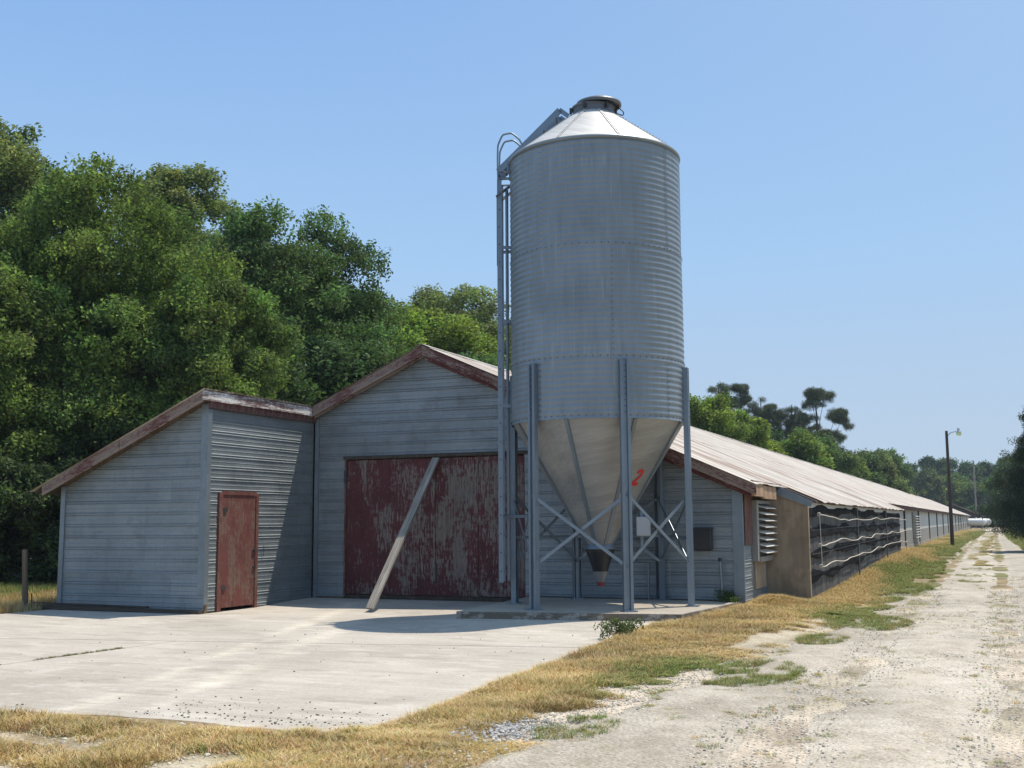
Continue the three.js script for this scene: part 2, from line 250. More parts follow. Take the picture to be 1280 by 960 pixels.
// concrete yard in separately poured slabs, with narrow open joints
{
  const joint2 = (x) => -14.45 - 0.205 * (x + 5.2) + 0.0;         // the cross joint
  const joint1 = (z) => -10.95 + 0.10 * (z + 13.4) * -1 * 0.6;     // the lengthwise joint
  const back = -21.12, pad = tag(new THREE.Group(), null, null, null, 'structure'); pad.name = 'concrete_yard'; scene.add(pad);
  const frontEdge = (x) => padFront(x) + (noise2(x * 3 + 10, 5.5, 22) - 0.5) * 0.08;
  // a slab: bounded by left(z), right(z) and near(x), far(x)
  function slab(left, right, nearF, farF, nx, nz) {
    const P = [], C = [], U = [], I = [];
    const put = (x, y, z, k = 1) => { P.push(x, y, z); const n = noise2(x * 0.5 + 33, z * 0.5 + 77, 31), tr = Math.max(Math.exp(-((x + 8.2 + 0.36 * (z + 11.4) * -1 * 1 - 0.05 * Math.sin(z * 2)) ** 2) / 0.03), Math.exp(-((x + 9.0 + 0.36 * (z + 11.4) * -1) ** 2) / 0.02)) * smooth((noise2(x * 3, z * 1.2 + 40, 35) - 0.3) * 3) * 0.24; const q = (0.94 + 0.14 * n + tr) * k; C.push(q, q, q * (0.995 - tr * 0.1)); U.push(x, z); return P.length / 3 - 1; };
    const id = [];
    for (let j = 0; j <= nz; j++) for (let i = 0; i <= nx; i++) {
      let z0 = j / nz, zz = lerp(-14, -10, 0.5), x = 0;
      // two fixed-point rounds are enough for these nearly straight edges
      for (let r = 0; r < 4; r++) { x = lerp(left(zz), right(zz), i / nx); zz = lerp(nearF(x), farF(x), z0); }
      id.push(put(x, padY(x, zz), zz));
    }
    for (let j = 0; j < nz; j++) for (let i = 0; i < nx; i++) { const o = j * (nx + 1) + i; I.push(id[o], id[o + 1], id[o + nx + 1], id[o + 1], id[o + nx + 2], id[o + nx + 1]); }
    const rim = []; for (let i = 0; i <= nx; i++) rim.push(i); for (let j = 1; j <= nz; j++) rim.push(j * (nx + 1) + nx); for (let i = nx - 1; i >= 0; i--) rim.push(nz * (nx + 1) + i); for (let j = nz - 1; j > 0; j--) rim.push(j * (nx + 1));
    const top = [], low = []; for (const r of rim) { const o = id[r] * 3, x = P[o], y = P[o + 1], z = P[o + 2]; top.push(put(x, y, z)); low.push(put(x, y - 0.12, z)); }
    for (let i = 0; i < rim.length; i++) { const k = (i + 1) % rim.length; I.push(top[i], low[i], top[k], top[k], low[i], low[k]); }
    const g = new THREE.BufferGeometry(); g.setAttribute('position', new THREE.Float32BufferAttribute(P, 3)); g.setAttribute('color', new THREE.Float32BufferAttribute(C, 3)); g.setAttribute('uv', new THREE.Float32BufferAttribute(U, 2)); g.setIndex(I); g.computeVertexNormals();
    return mesh('concrete_slab', g, M.concrete, pad);
  }
  const leftE = (z) => (z < -15.5 ? -17.5 : lerp(-17.5, -13.6, smooth((z + 15.5) / 8)));
  slab((z) => Math.min(leftE(z), -12.5), (z) => joint1(z) - 0.012, frontEdge, (x) => joint2(x) + 0.014, 30, 40);
  slab((z) => joint1(z) + 0.012, (z) => padRight(z), frontEdge, (x) => joint2(x) + 0.014, 60, 50);
  slab(leftE, (z) => padRight(z), (x) => joint2(x) - 0.014, () => back, 70, 60);
  // weeds in the joints
}
{
  const g = new THREE.Shape([[-8.85, 18.05], [-4.95, 18.6], [-4.42, 21.08], [-8.72, 21.08]].map(([x, z]) => new THREE.Vector2(x, z)));
  // rough-cast raised slab under the bin
  const geo = new THREE.ExtrudeGeometry(new THREE.Shape([[-8.42, 17.32], [-7.2, 17.50], [-6.0, 17.70], [-4.72, 17.92], [-4.56, 19.4], [-4.42, 21.09], [-8.70, 21.09], [-8.52, 19.0]].map(([x, z]) => new THREE.Vector2(x, z))), { depth: 0.15, bevelEnabled: true, bevelSize: 0.012, bevelThickness: 0.012, bevelSegments: 2 });
  geo.rotateX(-Math.PI / 2); geo.scale(1, 1, 1); geo.translate(0, -0.045, 0);
  const m = mesh('silo_slab', geo, [M.slab, M.slabEdge]); tag(m, 'low raised concrete slab that carries the feed silo legs', 'slab');
}
// instanced scatter
function scatter(name, geo, mat, list, parent = scene) {
  const m = new THREE.InstancedMesh(geo, mat, list.length), q = new THREE.Quaternion(), e = new THREE.Euler(), mt = new THREE.Matrix4(), c = new THREE.Color();
  list.forEach((a, i) => { e.set(a.rx ?? 0, a.ry ?? 0, a.rz ?? 0, 'YXZ'); q.setFromEuler(e); const s = a.s; mt.compose(V(a.x, a.y, a.z), q, typeof s === 'number' ? V(s, s, s) : V(...s)); m.setMatrixAt(i, mt); m.setColorAt(i, c.setRGB(...a.c)); });
  m.name = parent === scene ? numbered(name) : name; m.castShadow = m.receiveShadow = true; parent.add(m); m.userData.kind = 'stuff'; return m;
}
function tuftGeo(n, spread, lean, wid, s) {
  reseed(s); const P = [], I = [];
  for (let k = 0; k < n; k++) {
    const a = rr(0, 6.283), b = rr(0, 6.283), r = spread * Math.sqrt(rnd()), h = rr(0.55, 1), l = lean * rr(0.3, 1), w = wid * rr(0.6, 1.2), x = Math.cos(b) * r, z = Math.sin(b) * r, dx = Math.cos(a), dz = Math.sin(a), o = P.length / 3;
    P.push(x - dz * w, 0, z + dx * w, x + dz * w, 0, z - dx * w, x + dx * l * 0.35 - dz * w * 0.7, h * 0.6, z + dz * l * 0.35 + dx * w * 0.7, x + dx * l * 0.35 + dz * w * 0.7, h * 0.6, z + dz * l * 0.35 - dx * w * 0.7, x + dx * l, h, z + dz * l);
    I.push(o, o + 1, o + 2, o + 1, o + 3, o + 2, o + 2, o + 3, o + 4);
  }
  const g = new THREE.BufferGeometry(); g.setAttribute('position', new THREE.Float32BufferAttribute(P, 3)); g.setIndex(I); g.computeVertexNormals(); return g;
}
const pebbleGeo = (() => { const g = new THREE.IcosahedronGeometry(1, 0); const p = g.attributes.position; for (let i = 0; i < p.count; i++) { const x = p.getX(i), y = p.getY(i), z = p.getZ(i), k = 0.8 + 0.4 * hash(Math.round(x * 10), Math.round(y * 10 + z * 37), 4); p.setXYZ(i, x * k, y * k * 0.7, z * k); } g.computeVertexNormals(); return g; })();
{
  const tuft = tuftGeo(18, 0.5, 1.25, 0.022, 11), tuftG = tuftGeo(18, 0.5, 0.9, 0.026, 12);
  const dryC = () => { const t = rnd(); return t < 0.45 ? [rr(0.42, 0.58), rr(0.31, 0.42), rr(0.13, 0.2)] : t < 0.8 ? [rr(0.36, 0.5), rr(0.26, 0.34), rr(0.08, 0.12)] : t < 0.9 ? [rr(0.2, 0.3), rr(0.22, 0.28), rr(0.05, 0.08)] : [rr(0.6, 0.75), rr(0.5, 0.6), rr(0.28, 0.36)]; };
  const grnC = () => { const t = rnd(); return t < 0.75 ? [rr(0.13, 0.22), rr(0.17, 0.26), rr(0.03, 0.06)] : [rr(0.25, 0.36), rr(0.22, 0.29), rr(0.07, 0.11)]; };
  const dry = [], green = [];
  reseed(21);
  // near verge
  for (let i = 0; i < 60000; i++) {
    const z = -6.0 - 18 * Math.pow(rnd(), 1.25), R = roadLeft(z), L = z > -7.7 ? -9 : padRight(z);
    const x = rr(L - 0.02, R + 0.35); if (x > R + 0.3) continue;
    if (z > -8.1 && x < -4.9) { const fe = -7.75 - (x > -7.5 ? 0.15 : 0.0); if (z < fe + (noise2(x * 4, 2, 51) - 0.5) * 0.2) continue; }
    const t = (x - L) / (R - L), n = noise2(x * 1.1 + 5, z * 1.1 + 9, 41), n2 = noise2(x * 3.5 + 5, z * 3.5 + 9, 43);
    const bare = smooth((t - 0.42) / 0.55) * 1.15 + (n2 - 0.5) * 1.35 + (n - 0.5) * 0.9 + 0.5 * Math.exp(-((x + 4.1) ** 2 / 0.2 + (z + 21.8) ** 2 / 3)); if (z > -8.1 && x < -3 ? (noise2(x * 1.7, z * 1.9, 47) - 0.42) * 3 * smooth((z + 7.6) / 0.8) > rnd() : bare > rnd() * 0.8 + 0.12) continue;
    if (z < -17.3 && z > -21.2 && x < padRight(z) + 0.05) continue;
    const gp = smooth((noise2(x * 0.9 + 15, z * 0.55 + 2, 45) - 0.50) * 3.5) * smooth((-9.0 - z) / 3) * smooth((t - 0.25) * 2.2);
    const h = rr(0.02, 0.075) * (0.5 + 1.1 * n) * (1 - 0.5 * smooth((t - 0.6) * 2.5)) * (n2 > 0.7 ? 1.35 : 1);
    (rnd() < gp ? green : dry).push({ x, y: groundY(x, z) - 0.004, z, ry: rr(0, 6.28), rx: rr(-0.2, 0.2), s: [0.14, h, 0.14], c: rnd() < gp ? grnC() : mul3(dryC(), 0.72 + 0.5 * noise2(x * 2.1 + 80, z * 2.1 + 31, 49)) });
  }
  // verge along the long barn, then on to the far end
  for (let i = 0; i < 52000; i++) {
    const z = -20.6 - 152 * Math.pow(rnd(), 2.2), R = roadLeft(z), L = z < -49 ? -4.4 : z > -23.6 ? -4.2 : -3.55, x = rr(L, R + 0.25), t = (x - L) / (R - L);
    const g = smooth((t - 0.1 + (noise2(x * 0.8, z * 0.25 + 7, 55) - 0.5) * 1.2) * 1.5), far = 1 + Math.max(0, -z - 30) / 60;
    if (t > 0.8 && noise2(x * 2, z * 1.0, 57) > 0.55) continue;
    (rnd() < g ? green : dry).push({ x, y: groundY(x, z) - 0.004, z, ry: rr(0, 6.28), rx: rr(-0.2, 0.2), s: [0.15 * far, rr(0.03, 0.10) * Math.min(far, 1.6) * (z > -27 ? lerp(0.6, 1, (-20.6 - z) / 6.4) : 1), 0.15 * far], c: rnd() < g ? grnC() : dryC() });
  }
  // strip between the wheel tracks, right verge, and small weeds in the lane
  for (let i = 0; i < 9000; i++) { const z = -44 - 130 * Math.pow(rnd(), 1.4), x = -0.55 + (rnd() + rnd() + rnd() - 1.5) * 0.6; if (noise2(x * 2.2, z * 0.5, 61) + noise2(x * 3, z * 0.13, 66) < 1.0) continue; green.push({ x, y: ROAD_Y, z, ry: rr(0, 6.28), s: [0.14, rr(0.02, 0.07), 0.14], c: rnd() < 0.5 ? grnC() : dryC() }); }
  for (let i = 0; i < 9000; i++) { const z = -40 - 150 * Math.pow(rnd(), 1.4), x = rr(1.0, 4.5); if (x < lerp(1.6, 0.9, smooth((-40 - z) / 100)) - 0.1) continue; green.push({ x, y: groundY(x, z), z, ry: rr(0, 6.28), s: [0.25, rr(0.08, 0.22), 0.25], c: grnC() }); }
  for (let i = 0; i < 420; i++) { const z = -6 - 30 * Math.pow(rnd(), 1.5), x = rr(roadLeft(z) + 0.1, 1.2), k = 2 + Math.floor(rnd() * 7); for (let j = 0; j < k; j++) { const xx = x + rr(-0.07, 0.07), zz = z + rr(-0.07, 0.07); (rnd() < 0.6 ? green : dry).push({ x: xx, y: ROAD_Y, z: zz, ry: rr(0, 6.28), s: [0.06, rr(0.015, 0.04), 0.06], c: rnd() < 0.55 ? grnC() : dryC() }); } }
  for (const [cx, cz, n, r] of [[-2.55, -12.6, 900, 0.55], [-2.0, -19.4, 900, 0.7], [-2.3, -16.4, 350, 0.35], [-0.65, -33, 120, 0.4], [-0.7, -36.5, 160, 0.5], [-0.6, -41, 150, 0.5], [-3.2, -8.8, 160, 0.3]]) for (let j = 0; j < n; j++) { const a = rr(0, 6.28), q = r * Math.sqrt(rnd()), x = cx + Math.cos(a) * q, z = cz + Math.sin(a) * q * 2; if (noise2(x * 5, z * 3, 63) < 0.35) continue; green.push({ x, y: ROAD_Y - 0.01, z, ry: rr(0, 6.28), s: [0.1, rr(0.03, 0.09), 0.1], c: grnC() }); }
  // rough grass left of the wing, up to the wood
  for (let i = 0; i < 16000; i++) { const z = -14.5 - 12 * rnd(), x = rr(-30, -16.3); if (x > -17.55 && z < -15.2) continue; if (x > -16.9 + (z + 15.5) * 0.4 && z > -16) continue; const g = smooth((-x - 18.5) / 3 + (noise2(x, z, 65) - 0.5)); (rnd() < g ? green : dry).push({ x, y: groundY(x, z) - 0.005, z, ry: rr(0, 6.28), rx: rr(-0.2, 0.2), s: [0.16, rr(0.10, 0.30), 0.16], c: rnd() < g ? grnC() : dryC() }); }
  // weeds in the slab joints
  for (let i = 0; i < 420; i++) { const z = rr(-9.6, -13.0); if (noise2(z * 1.6, 4, 67) < 0.42) continue; const x = -10.95 - 0.06 * (z + 13.4) + rr(-0.03, 0.03); green.push({ x, y: -0.075, z, ry: rr(0, 6.28), s: [0.035, rr(0.02, 0.05), 0.035], c: rnd() < 0.5 ? grnC() : [0.14, 0.12, 0.06] }); }
  scatter('dry_grass', tuft, M.grass, dry).userData = { kind: 'stuff', label: 'straw coloured dry grass along the yard and lane', category: 'grass' };
  scatter('green_grass', tuftG, M.grass, green).userData = { kind: 'stuff', label: 'low green grass beside the lane and barn', category: 'grass' };
  const st = []; reseed(31);
  const stC = () => { const k = rr(0.32, 0.66); return [k, k * rr(0.90, 0.95), k * rr(0.72, 0.83)]; };
  for (let i = 0; i < 30000; i++) { const z = -5.6 - 24 * Math.pow(rnd(), 2), R = roadLeft(z), x = rr(R - 0.25, 1.6); st.push({ x, y: ROAD_Y + 0.006, z, ry: rr(0, 6.28), rx: rr(-0.4, 0.4), s: 0.004 + 0.011 * Math.pow(rnd(), 3.5), c: stC() }); }
  for (let i = 0; i < 5000; i++) { const z = -5.8 - 9 * Math.pow(rnd(), 1.3), L = z > -7.9 ? -9 : padRight(z), x = rr(L, roadLeft(z)); st.push({ x, y: groundY(x, z) + 0.004, z, ry: rr(0, 6.28), s: 0.006 + 0.018 * Math.pow(rnd(), 3), c: stC() }); }
  for (let i = 0; i < 520; i++) { const a = rr(0, 6.28), q = Math.pow(rnd(), 0.8), x = -3.75 + Math.cos(a) * q * 0.42, z = -8.6 + Math.sin(a) * q * 0.6, k = rr(0.22, 0.5); st.push({ x, y: Math.max(groundY(x, z), ROAD_Y) + 0.004, z, ry: rr(0, 6.28), s: rr(0.006, 0.018), c: [k, k * 0.99, k * 0.97] }); }
  for (let i = 0; i < 330; i++) { const e = rnd(), x = e < 0.7 ? rr(-7.2, -4.8) : rr(-12, -5), z = e < 0.7 ? -8.1 - 1.4 * rnd() * rnd() : rr(-8, -16); if (x > padRight(z)) continue; const k = rr(0.04, 0.16); st.push({ x, y: padY(x, z) + 0.003, z, ry: rr(0, 6.28), s: 0.003 + 0.010 * Math.pow(rnd(), 2), c: [k, k * 0.9, k * 0.75] }); }
  scatter('gravel_stones', pebbleGeo, M.stone, st).userData = { kind: 'stuff', label: 'loose pale gravel scattered over the lane', category: 'gravel' };
}

// ---------------------------------------------------------------- barn
const RIDGE_X = -10.97, RIDGE_Y = 5.35, SLOPE = 0.44, EAVE_R = -4.06, EAVE_L = -17.9, ZF = -21.1, ZRAKE = -20.85, ZEND = -233, WALL_R = -4.35, WALL_L = -17.36, WING_X = -13.77, ZW = -17.4, ZWRAKE = -17.15;
const roofY = (x) => RIDGE_Y - SLOPE * Math.abs(x - RIDGE_X);
const box = (x0, x1, y0, y1, z0, z1) => { const g = new THREE.BoxGeometry(Math.abs(x1 - x0), Math.abs(y1 - y0), Math.abs(z1 - z0)); g.translate((x0 + x1) / 2, (y0 + y1) / 2, (z0 + z1) / 2); const p = g.attributes.position, n = g.attributes.normal, u = g.attributes.uv; for (let i = 0; i < p.count; i++) { const ax = Math.abs(n.getX(i)), ay = Math.abs(n.getY(i)); if (ax > 0.5) u.setXY(i, p.getZ(i), p.getY(i)); else if (ay > 0.5) u.setXY(i, p.getX(i), p.getZ(i)); else u.setXY(i, p.getX(i), p.getY(i)); } return g; };
// a plank or bar from a to b: width w along side, thickness t, slightly eased edges; uv in metres (u across, v along)
function bar(a, b, w, t, up = V(0, 1, 0)) {
  const L = a.distanceTo(b), g = new THREE.BoxGeometry(w, L, t), p = g.attributes.position, n = g.attributes.normal, u = g.attributes.uv, o = rnd() * 5;
  for (let i = 0; i < p.count; i++) u.setXY(i, (Math.abs(n.getX(i)) > 0.5 ? p.getZ(i) : p.getX(i)) + o, p.getY(i) + o);
  const y = b.clone().sub(a).normalize(), x = new THREE.Vector3().crossVectors(y, up).normalize(), z = new THREE.Vector3().crossVectors(x, y);
  g.applyMatrix4(new THREE.Matrix4().makeBasis(x, y, z).setPosition(a.clone().add(b).multiplyScalar(0.5))); return g;
}
function tube(pts, r, seg = 8, n = 12, closed = false) { return new THREE.TubeGeometry(new THREE.CatmullRomCurve3(pts, closed, 'catmullrom', 0.2), n, r, seg, closed); }
function rod(a, b, r, r2 = r, seg = 10) { const L = a.distanceTo(b), g = new THREE.CylinderGeometry(r2, r, L, seg); g.applyQuaternion(new THREE.Quaternion().setFromUnitVectors(V(0, 1, 0), b.clone().sub(a).normalize())); g.translate((a.x + b.x) / 2, (a.y + b.y) / 2, (a.z + b.z) / 2); return g; }
const prism = (pts, z0, z1) => { const g = new THREE.ExtrudeGeometry(new THREE.Shape(pts.map(([x, y]) => new THREE.Vector2(x, y))), { depth: Math.abs(z1 - z0), bevelEnabled: false }); g.translate(0, 0, Math.min(z0, z1)); return g; };

const barn = thing('poultry_barn', 'long low grey metal sided poultry barn with red doors and side wing', 'barn');
// ribbed sheets. P = 0.225 m between pairs of ribs; a sheet holds three pairs
const PITCH = 0.225;
const prof = []; for (const [y, d] of [[0, 0], [0.012, 0.013], [0.026, 0], [0.048, 0], [0.060, 0.013], [0.074, 0], [0.128, 0], [0.141, 0.005], [0.154, 0]]) prof.push([y, d]);
function siding(parent, at, y0, y1, uL, uR, maxLen = 3.6, off = 0) {      // at(u, y, d) -> Vector3; uL, uR: limits as functions of y
  const rows = Math.ceil((y1 - y0) / (PITCH * 3));
  for (let r = 0; r < rows; r++) {
    const ya = y0 + r * PITCH * 3, yb = Math.min(y1, ya + PITCH * 3 + 0.02), ys = [];
    for (let k = 0; k < 3; k++) for (const [y, d] of prof) { const q = ya + k * PITCH + y; if (q < yb - 0.002) ys.push([q, d]); }
    ys.push([yb, 0.004]);
    const lo = Math.min(uL(ya), uL(yb)), hi = Math.max(uR(ya), uR(yb)); if (hi - lo < 0.1) continue;
    let u = lo, first = lo + (maxLen * (0.45 + 0.5 * hash(r, Math.round(lo * 10), 3 + off)));
    const cuts = [lo]; while (first < hi - 0.7) { cuts.push(first); first += maxLen * (0.9 + 0.1 * hash(r, Math.round(first * 7), 9)); } cuts.push(hi);
    for (let c = 0; c < cuts.length - 1; c++) {
      const P = [], U = [], I = [], du = rnd() * 4, dv = rnd() * 4, lift = 0.0025 * (c % 2) + rr(0, 0.002), tilt = rr(-0.003, 0.003);
      for (const [y, d] of ys) {
        const a = Math.max(cuts[c] - (c ? 0.03 : 0), uL(y)), b = Math.max(a, Math.min(cuts[c + 1], uR(y)));
        for (const q of [a, (a + b) / 2, b]) { const v = at(q, y + tilt * (q - cuts[c]) * (c ? 1 : 0.4), d + lift + (q !== a && q !== b ? rr(-0.0015, 0.0025) : 0)); P.push(v.x, v.y, v.z); U.push(q + du, y + dv); }
      }
      for (let j = 0; j < ys.length - 1; j++) for (let i = 0; i < 2; i++) { const o = j * 3 + i; I.push(o, o + 1, o + 3, o + 1, o + 4, o + 3); }
      const g = new THREE.BufferGeometry(); g.setAttribute('position', new THREE.Float32BufferAttribute(P, 3)); g.setAttribute('uv', new THREE.Float32BufferAttribute(U, 2)); g.setIndex(I);
      const gn = g.toNonIndexed(); gn.computeVertexNormals(); mesh('siding_sheet', gn, M.siding, parent);
    }
  }
}
reseed(51);
{ // front gable wall
  const DL = -12.96, DR = -8.75, DT = 3.0;
  const x0 = WING_X, x1 = WALL_R, ze = ZF - 0.03;
  const top = (x) => roofY(x) - 0.06;
  const s = new THREE.Shape([[x0, -0.1], [x1, -0.1], [x1, top(x1)], [RIDGE_X, top(RIDGE_X)], [x0, top(x0)]].map(([x, y]) => new THREE.Vector2(x, y)));
  const h = new THREE.Path([[DL, 0.0], [DR, 0.0], [DR, DT], [DL, DT]].map(([x, y]) => new THREE.Vector2(x, y))); s.holes.push(h);
  const g = new THREE.ExtrudeGeometry(s, { depth: 0.1, bevelEnabled: false }); g.translate(0, 0, ze - 0.1);
  const w = mesh('front_wall', g, M.postWood, barn);
  const at = (u, y, d) => V(u, y, ZF - 0.02 + d);
  const lim = 0.20, rl = (y) => RIDGE_X - (RIDGE_Y - lim - y) / SLOPE, rrgt = (y) => RIDGE_X + (RIDGE_Y - lim - y) / SLOPE;
  siding(w, at, 0.03, 3.06, (y) => x0 + 0.02, () => DL - 0.01, 3.6, 1);
  siding(w, at, 0.13, 3.06, () => DR + 0.01, (y) => Math.min(x1 - 0.16, rrgt(y)), 3.6, 2);
  siding(w, at, 3.045, RIDGE_Y - lim, (y) => Math.max(x0 + 0.02, rl(y)), (y) => Math.min(x1 - 0.16, rrgt(y)), 3.9, 3);
  mesh('corner_trim', box(x1 - 0.17, x1 + 0.012, 0.08, roofY(x1) - 0.12, ZF - 0.02, ZF + 0.012), M.trim, barn);
  mesh('corner_trim', box(x0 + 0.022, x0 + 0.12, -0.02, roofY(x0) - 0.22, ZF - 0.015, ZF + 0.014), M.trim, barn);
  // sliding double door
  const door = mesh('double_door', box(DL - 0.02, DR + 0.02, 0.0, 3.02, ZF - 0.16, ZF - 0.12), M.doorRedB, barn);
  const mid = -10.83;
  const panel = (a, b, mat, n, gap) => { const wd = (b - a) / n; for (let i = 0; i < n; i++) { const q = box(a + i * wd + gap, a + (i + 1) * wd - gap, 0.10 + rr(-0.006, 0.006), 2.96, ZF - 0.075 + rr(0, 0.003), ZF - 0.04 + rr(-0.002, 0.002)); const u = q.attributes.uv, ou = rnd() * 0.0; for (let k = 0; k < u.count; k++) u.setX(k, u.getX(k) + ou); mesh('door_panel', q, mat, door); } };
  panel(DL + 0.02, mid - 0.012, M.doorRedA, 2, 0.002); panel(mid + 0.012, DR - 0.01, M.doorRedB, 2, 0.002);
  mesh('door_edge', box(DL - 0.02, DL + 0.018, 0.05, 2.98, ZF - 0.08, ZF + 0.01), M.redBoard, door);
  mesh('door_track', box(DL - 0.05, DR + 0.15, 2.985, 3.045, ZF - 0.06, ZF + 0.02), M.darkWood, door);
  mesh('threshold', box(DL - 0.02, DR + 0.02, -0.04, 0.085, ZF - 0.12, ZF - 0.03), M.darkWood, door);
  mesh('meeting_strip', box(mid - 0.05, mid + 0.05, 0.1, 2.955, ZF - 0.04, ZF - 0.015), M.doorRedB, door);
  mesh('latch', box(mid + 0.06, mid + 0.09, 0.35, 0.75, ZF - 0.036, ZF - 0.006), M.bolt, door);
  for (const y of [2.75]) mesh('hinge', box(DL - 0.03, DL + 0.03, y - 0.28, y, ZF + 0.0, ZF + 0.022), M.bolt, door);
}
{ // wing: front wall, side wall with the small door, rear of the left side
  const at = (u, y, d) => V(u, y, ZW - 0.02 + d);
  const s = [[WALL_L, -0.1], [WING_X, -0.1], [WING_X, roofY(WING_X) - 0.06], [WALL_L, roofY(WALL_L) - 0.06]];
  const w = mesh('wing_wall', prism(s, ZW - 0.03, ZW - 0.13), M.postWood, barn);
  const lim = (y) => RIDGE_X - (RIDGE_Y - 0.20 - y) / SLOPE;
  siding(w, at, -0.02, roofY(WING_X) - 0.2, (y) => Math.max(WALL_L + 0.1, lim(y)), () => WING_X + 0.005, 4.2, 4);
  mesh('corner_trim', box(WALL_L - 0.012, WALL_L + 0.10, -0.04, roofY(WALL_L) - 0.16, ZW - 0.02, ZW + 0.014), M.trim, barn);
  mesh('corner_trim', box(WING_X - 0.13, WING_X + 0.016, 0.30, roofY(WING_X) - 0.22, ZW - 0.02, ZW + 0.016), M.trim, barn);
  mesh('corner_trim', box(WING_X + 0.017, WING_X + 0.030, 0.10, 3.80, ZW - 0.10, ZW + 0.02), M.trim, barn);
  mesh('sill_board', bar(V(WALL_L - 0.55, -0.015, ZW + 0.07), V(WING_X + 0.02, -0.035, ZW + 0.08), 0.07, 0.10, V(0, 0, 1)), M.darkWood, barn);
  mesh('sill_board', bar(V(WALL_L - 0.6, 0.05, ZW + 0.03), V(WALL_L + 2.3, 0.03, ZW + 0.03), 0.03, 0.06, V(0, 0, 1)), M.darkWood, barn);
  // side wall, facing the yard
  const zA = ZW, zB = ZF, dA = -17.86, dB = -19.02, dT = 2.20;
  const sw = mesh('wing_side_wall', mergeGeometries([box(WING_X - 0.13, WING_X - 0.03, -0.1, 4.02, zA - 0.13, dA), box(WING_X - 0.13, WING_X - 0.03, -0.1, 4.02, dB, zB - 0.02), box(WING_X - 0.13, WING_X - 0.03, dT, 4.02, dA, dB)]), M.postWood, barn);
  const at2 = (u, y, d) => V(WING_X - 0.02 + d, y, -u);
  siding(sw, at2, -0.04, dT + 0.01, () => -zA + 0.03, () => -dA - 0.09, 4, 5);
  siding(sw, at2, -0.04, dT + 0.01, () => -dB + 0.06, () => -zB - 0.02, 4, 6);
  siding(sw, at2, dT + 0.01 + 0.0, 3.86, () => -zA + 0.03, () => -zB - 0.02, 4, 7);
  const d = mesh('side_door', box(WING_X - 0.06, WING_X - 0.005, 0.0, dT - 0.03, dA - 0.02, dB - 0.0), M.smallDoor, barn);
  d.geometry = box(WING_X - 0.06, WING_X - 0.005, 0.0, dT - 0.03, dB + 0.03, dA - 0.06);
  mesh('door_frame', mergeGeometries([box(WING_X - 0.07, WING_X + 0.014, -0.09, dT + 0.02, dA - 0.055, dA + 0.06), box(WING_X - 0.07, WING_X + 0.014, -0.07, dT + 0.02, dB - 0.055, dB + 0.028), box(WING_X - 0.07, WING_X + 0.012, dT - 0.028, dT + 0.045, dB + 0.028, dA - 0.055)]), M.smallDoor, d);
  mesh('latch', box(WING_X - 0.004, WING_X + 0.035, 1.05, 1.10, dB + 0.02, dB + 0.10), M.bolt, d);
  mesh('latch', box(WING_X - 0.004, WING_X + 0.03, 0.72, 0.76, dB + 0.02, dB + 0.09), M.bolt, d);
  for (const y of [0.35, 1.85]) mesh('hinge', box(WING_X - 0.004, WING_X + 0.02, y, y + 0.07, dA - 0.20, dA - 0.05), M.bolt, d);
  mesh('wire_hook', rod(V(WING_X + 0.01, 0.95, -19.28), V(WING_X + 0.012, 1.16, -19.27), 0.006), M.bolt, barn);
  mesh('left_wall', box(WALL_L - 0.0, WALL_L + 0.1, -0.1, roofY(WALL_L) - 0.06, ZW - 0.14, ZEND), M.postWood, barn);
  mesh('left_trim', box(WALL_L - 0.015, WALL_L - 0.002, -0.04, roofY(WALL_L) - 0.1, ZW - 0.03, ZEND), M.trim, barn);
}
{ // far gable
  mesh('rear_wall', prism([[WALL_L, -0.1], [WALL_R, -0.1], [WALL_R, roofY(WALL_R) - 0.08], [RIDGE_X, RIDGE_Y - 0.08], [WALL_L, roofY(WALL_L) - 0.08]], ZEND - 0.01, ZEND - 0.1), M.siding, barn);
}
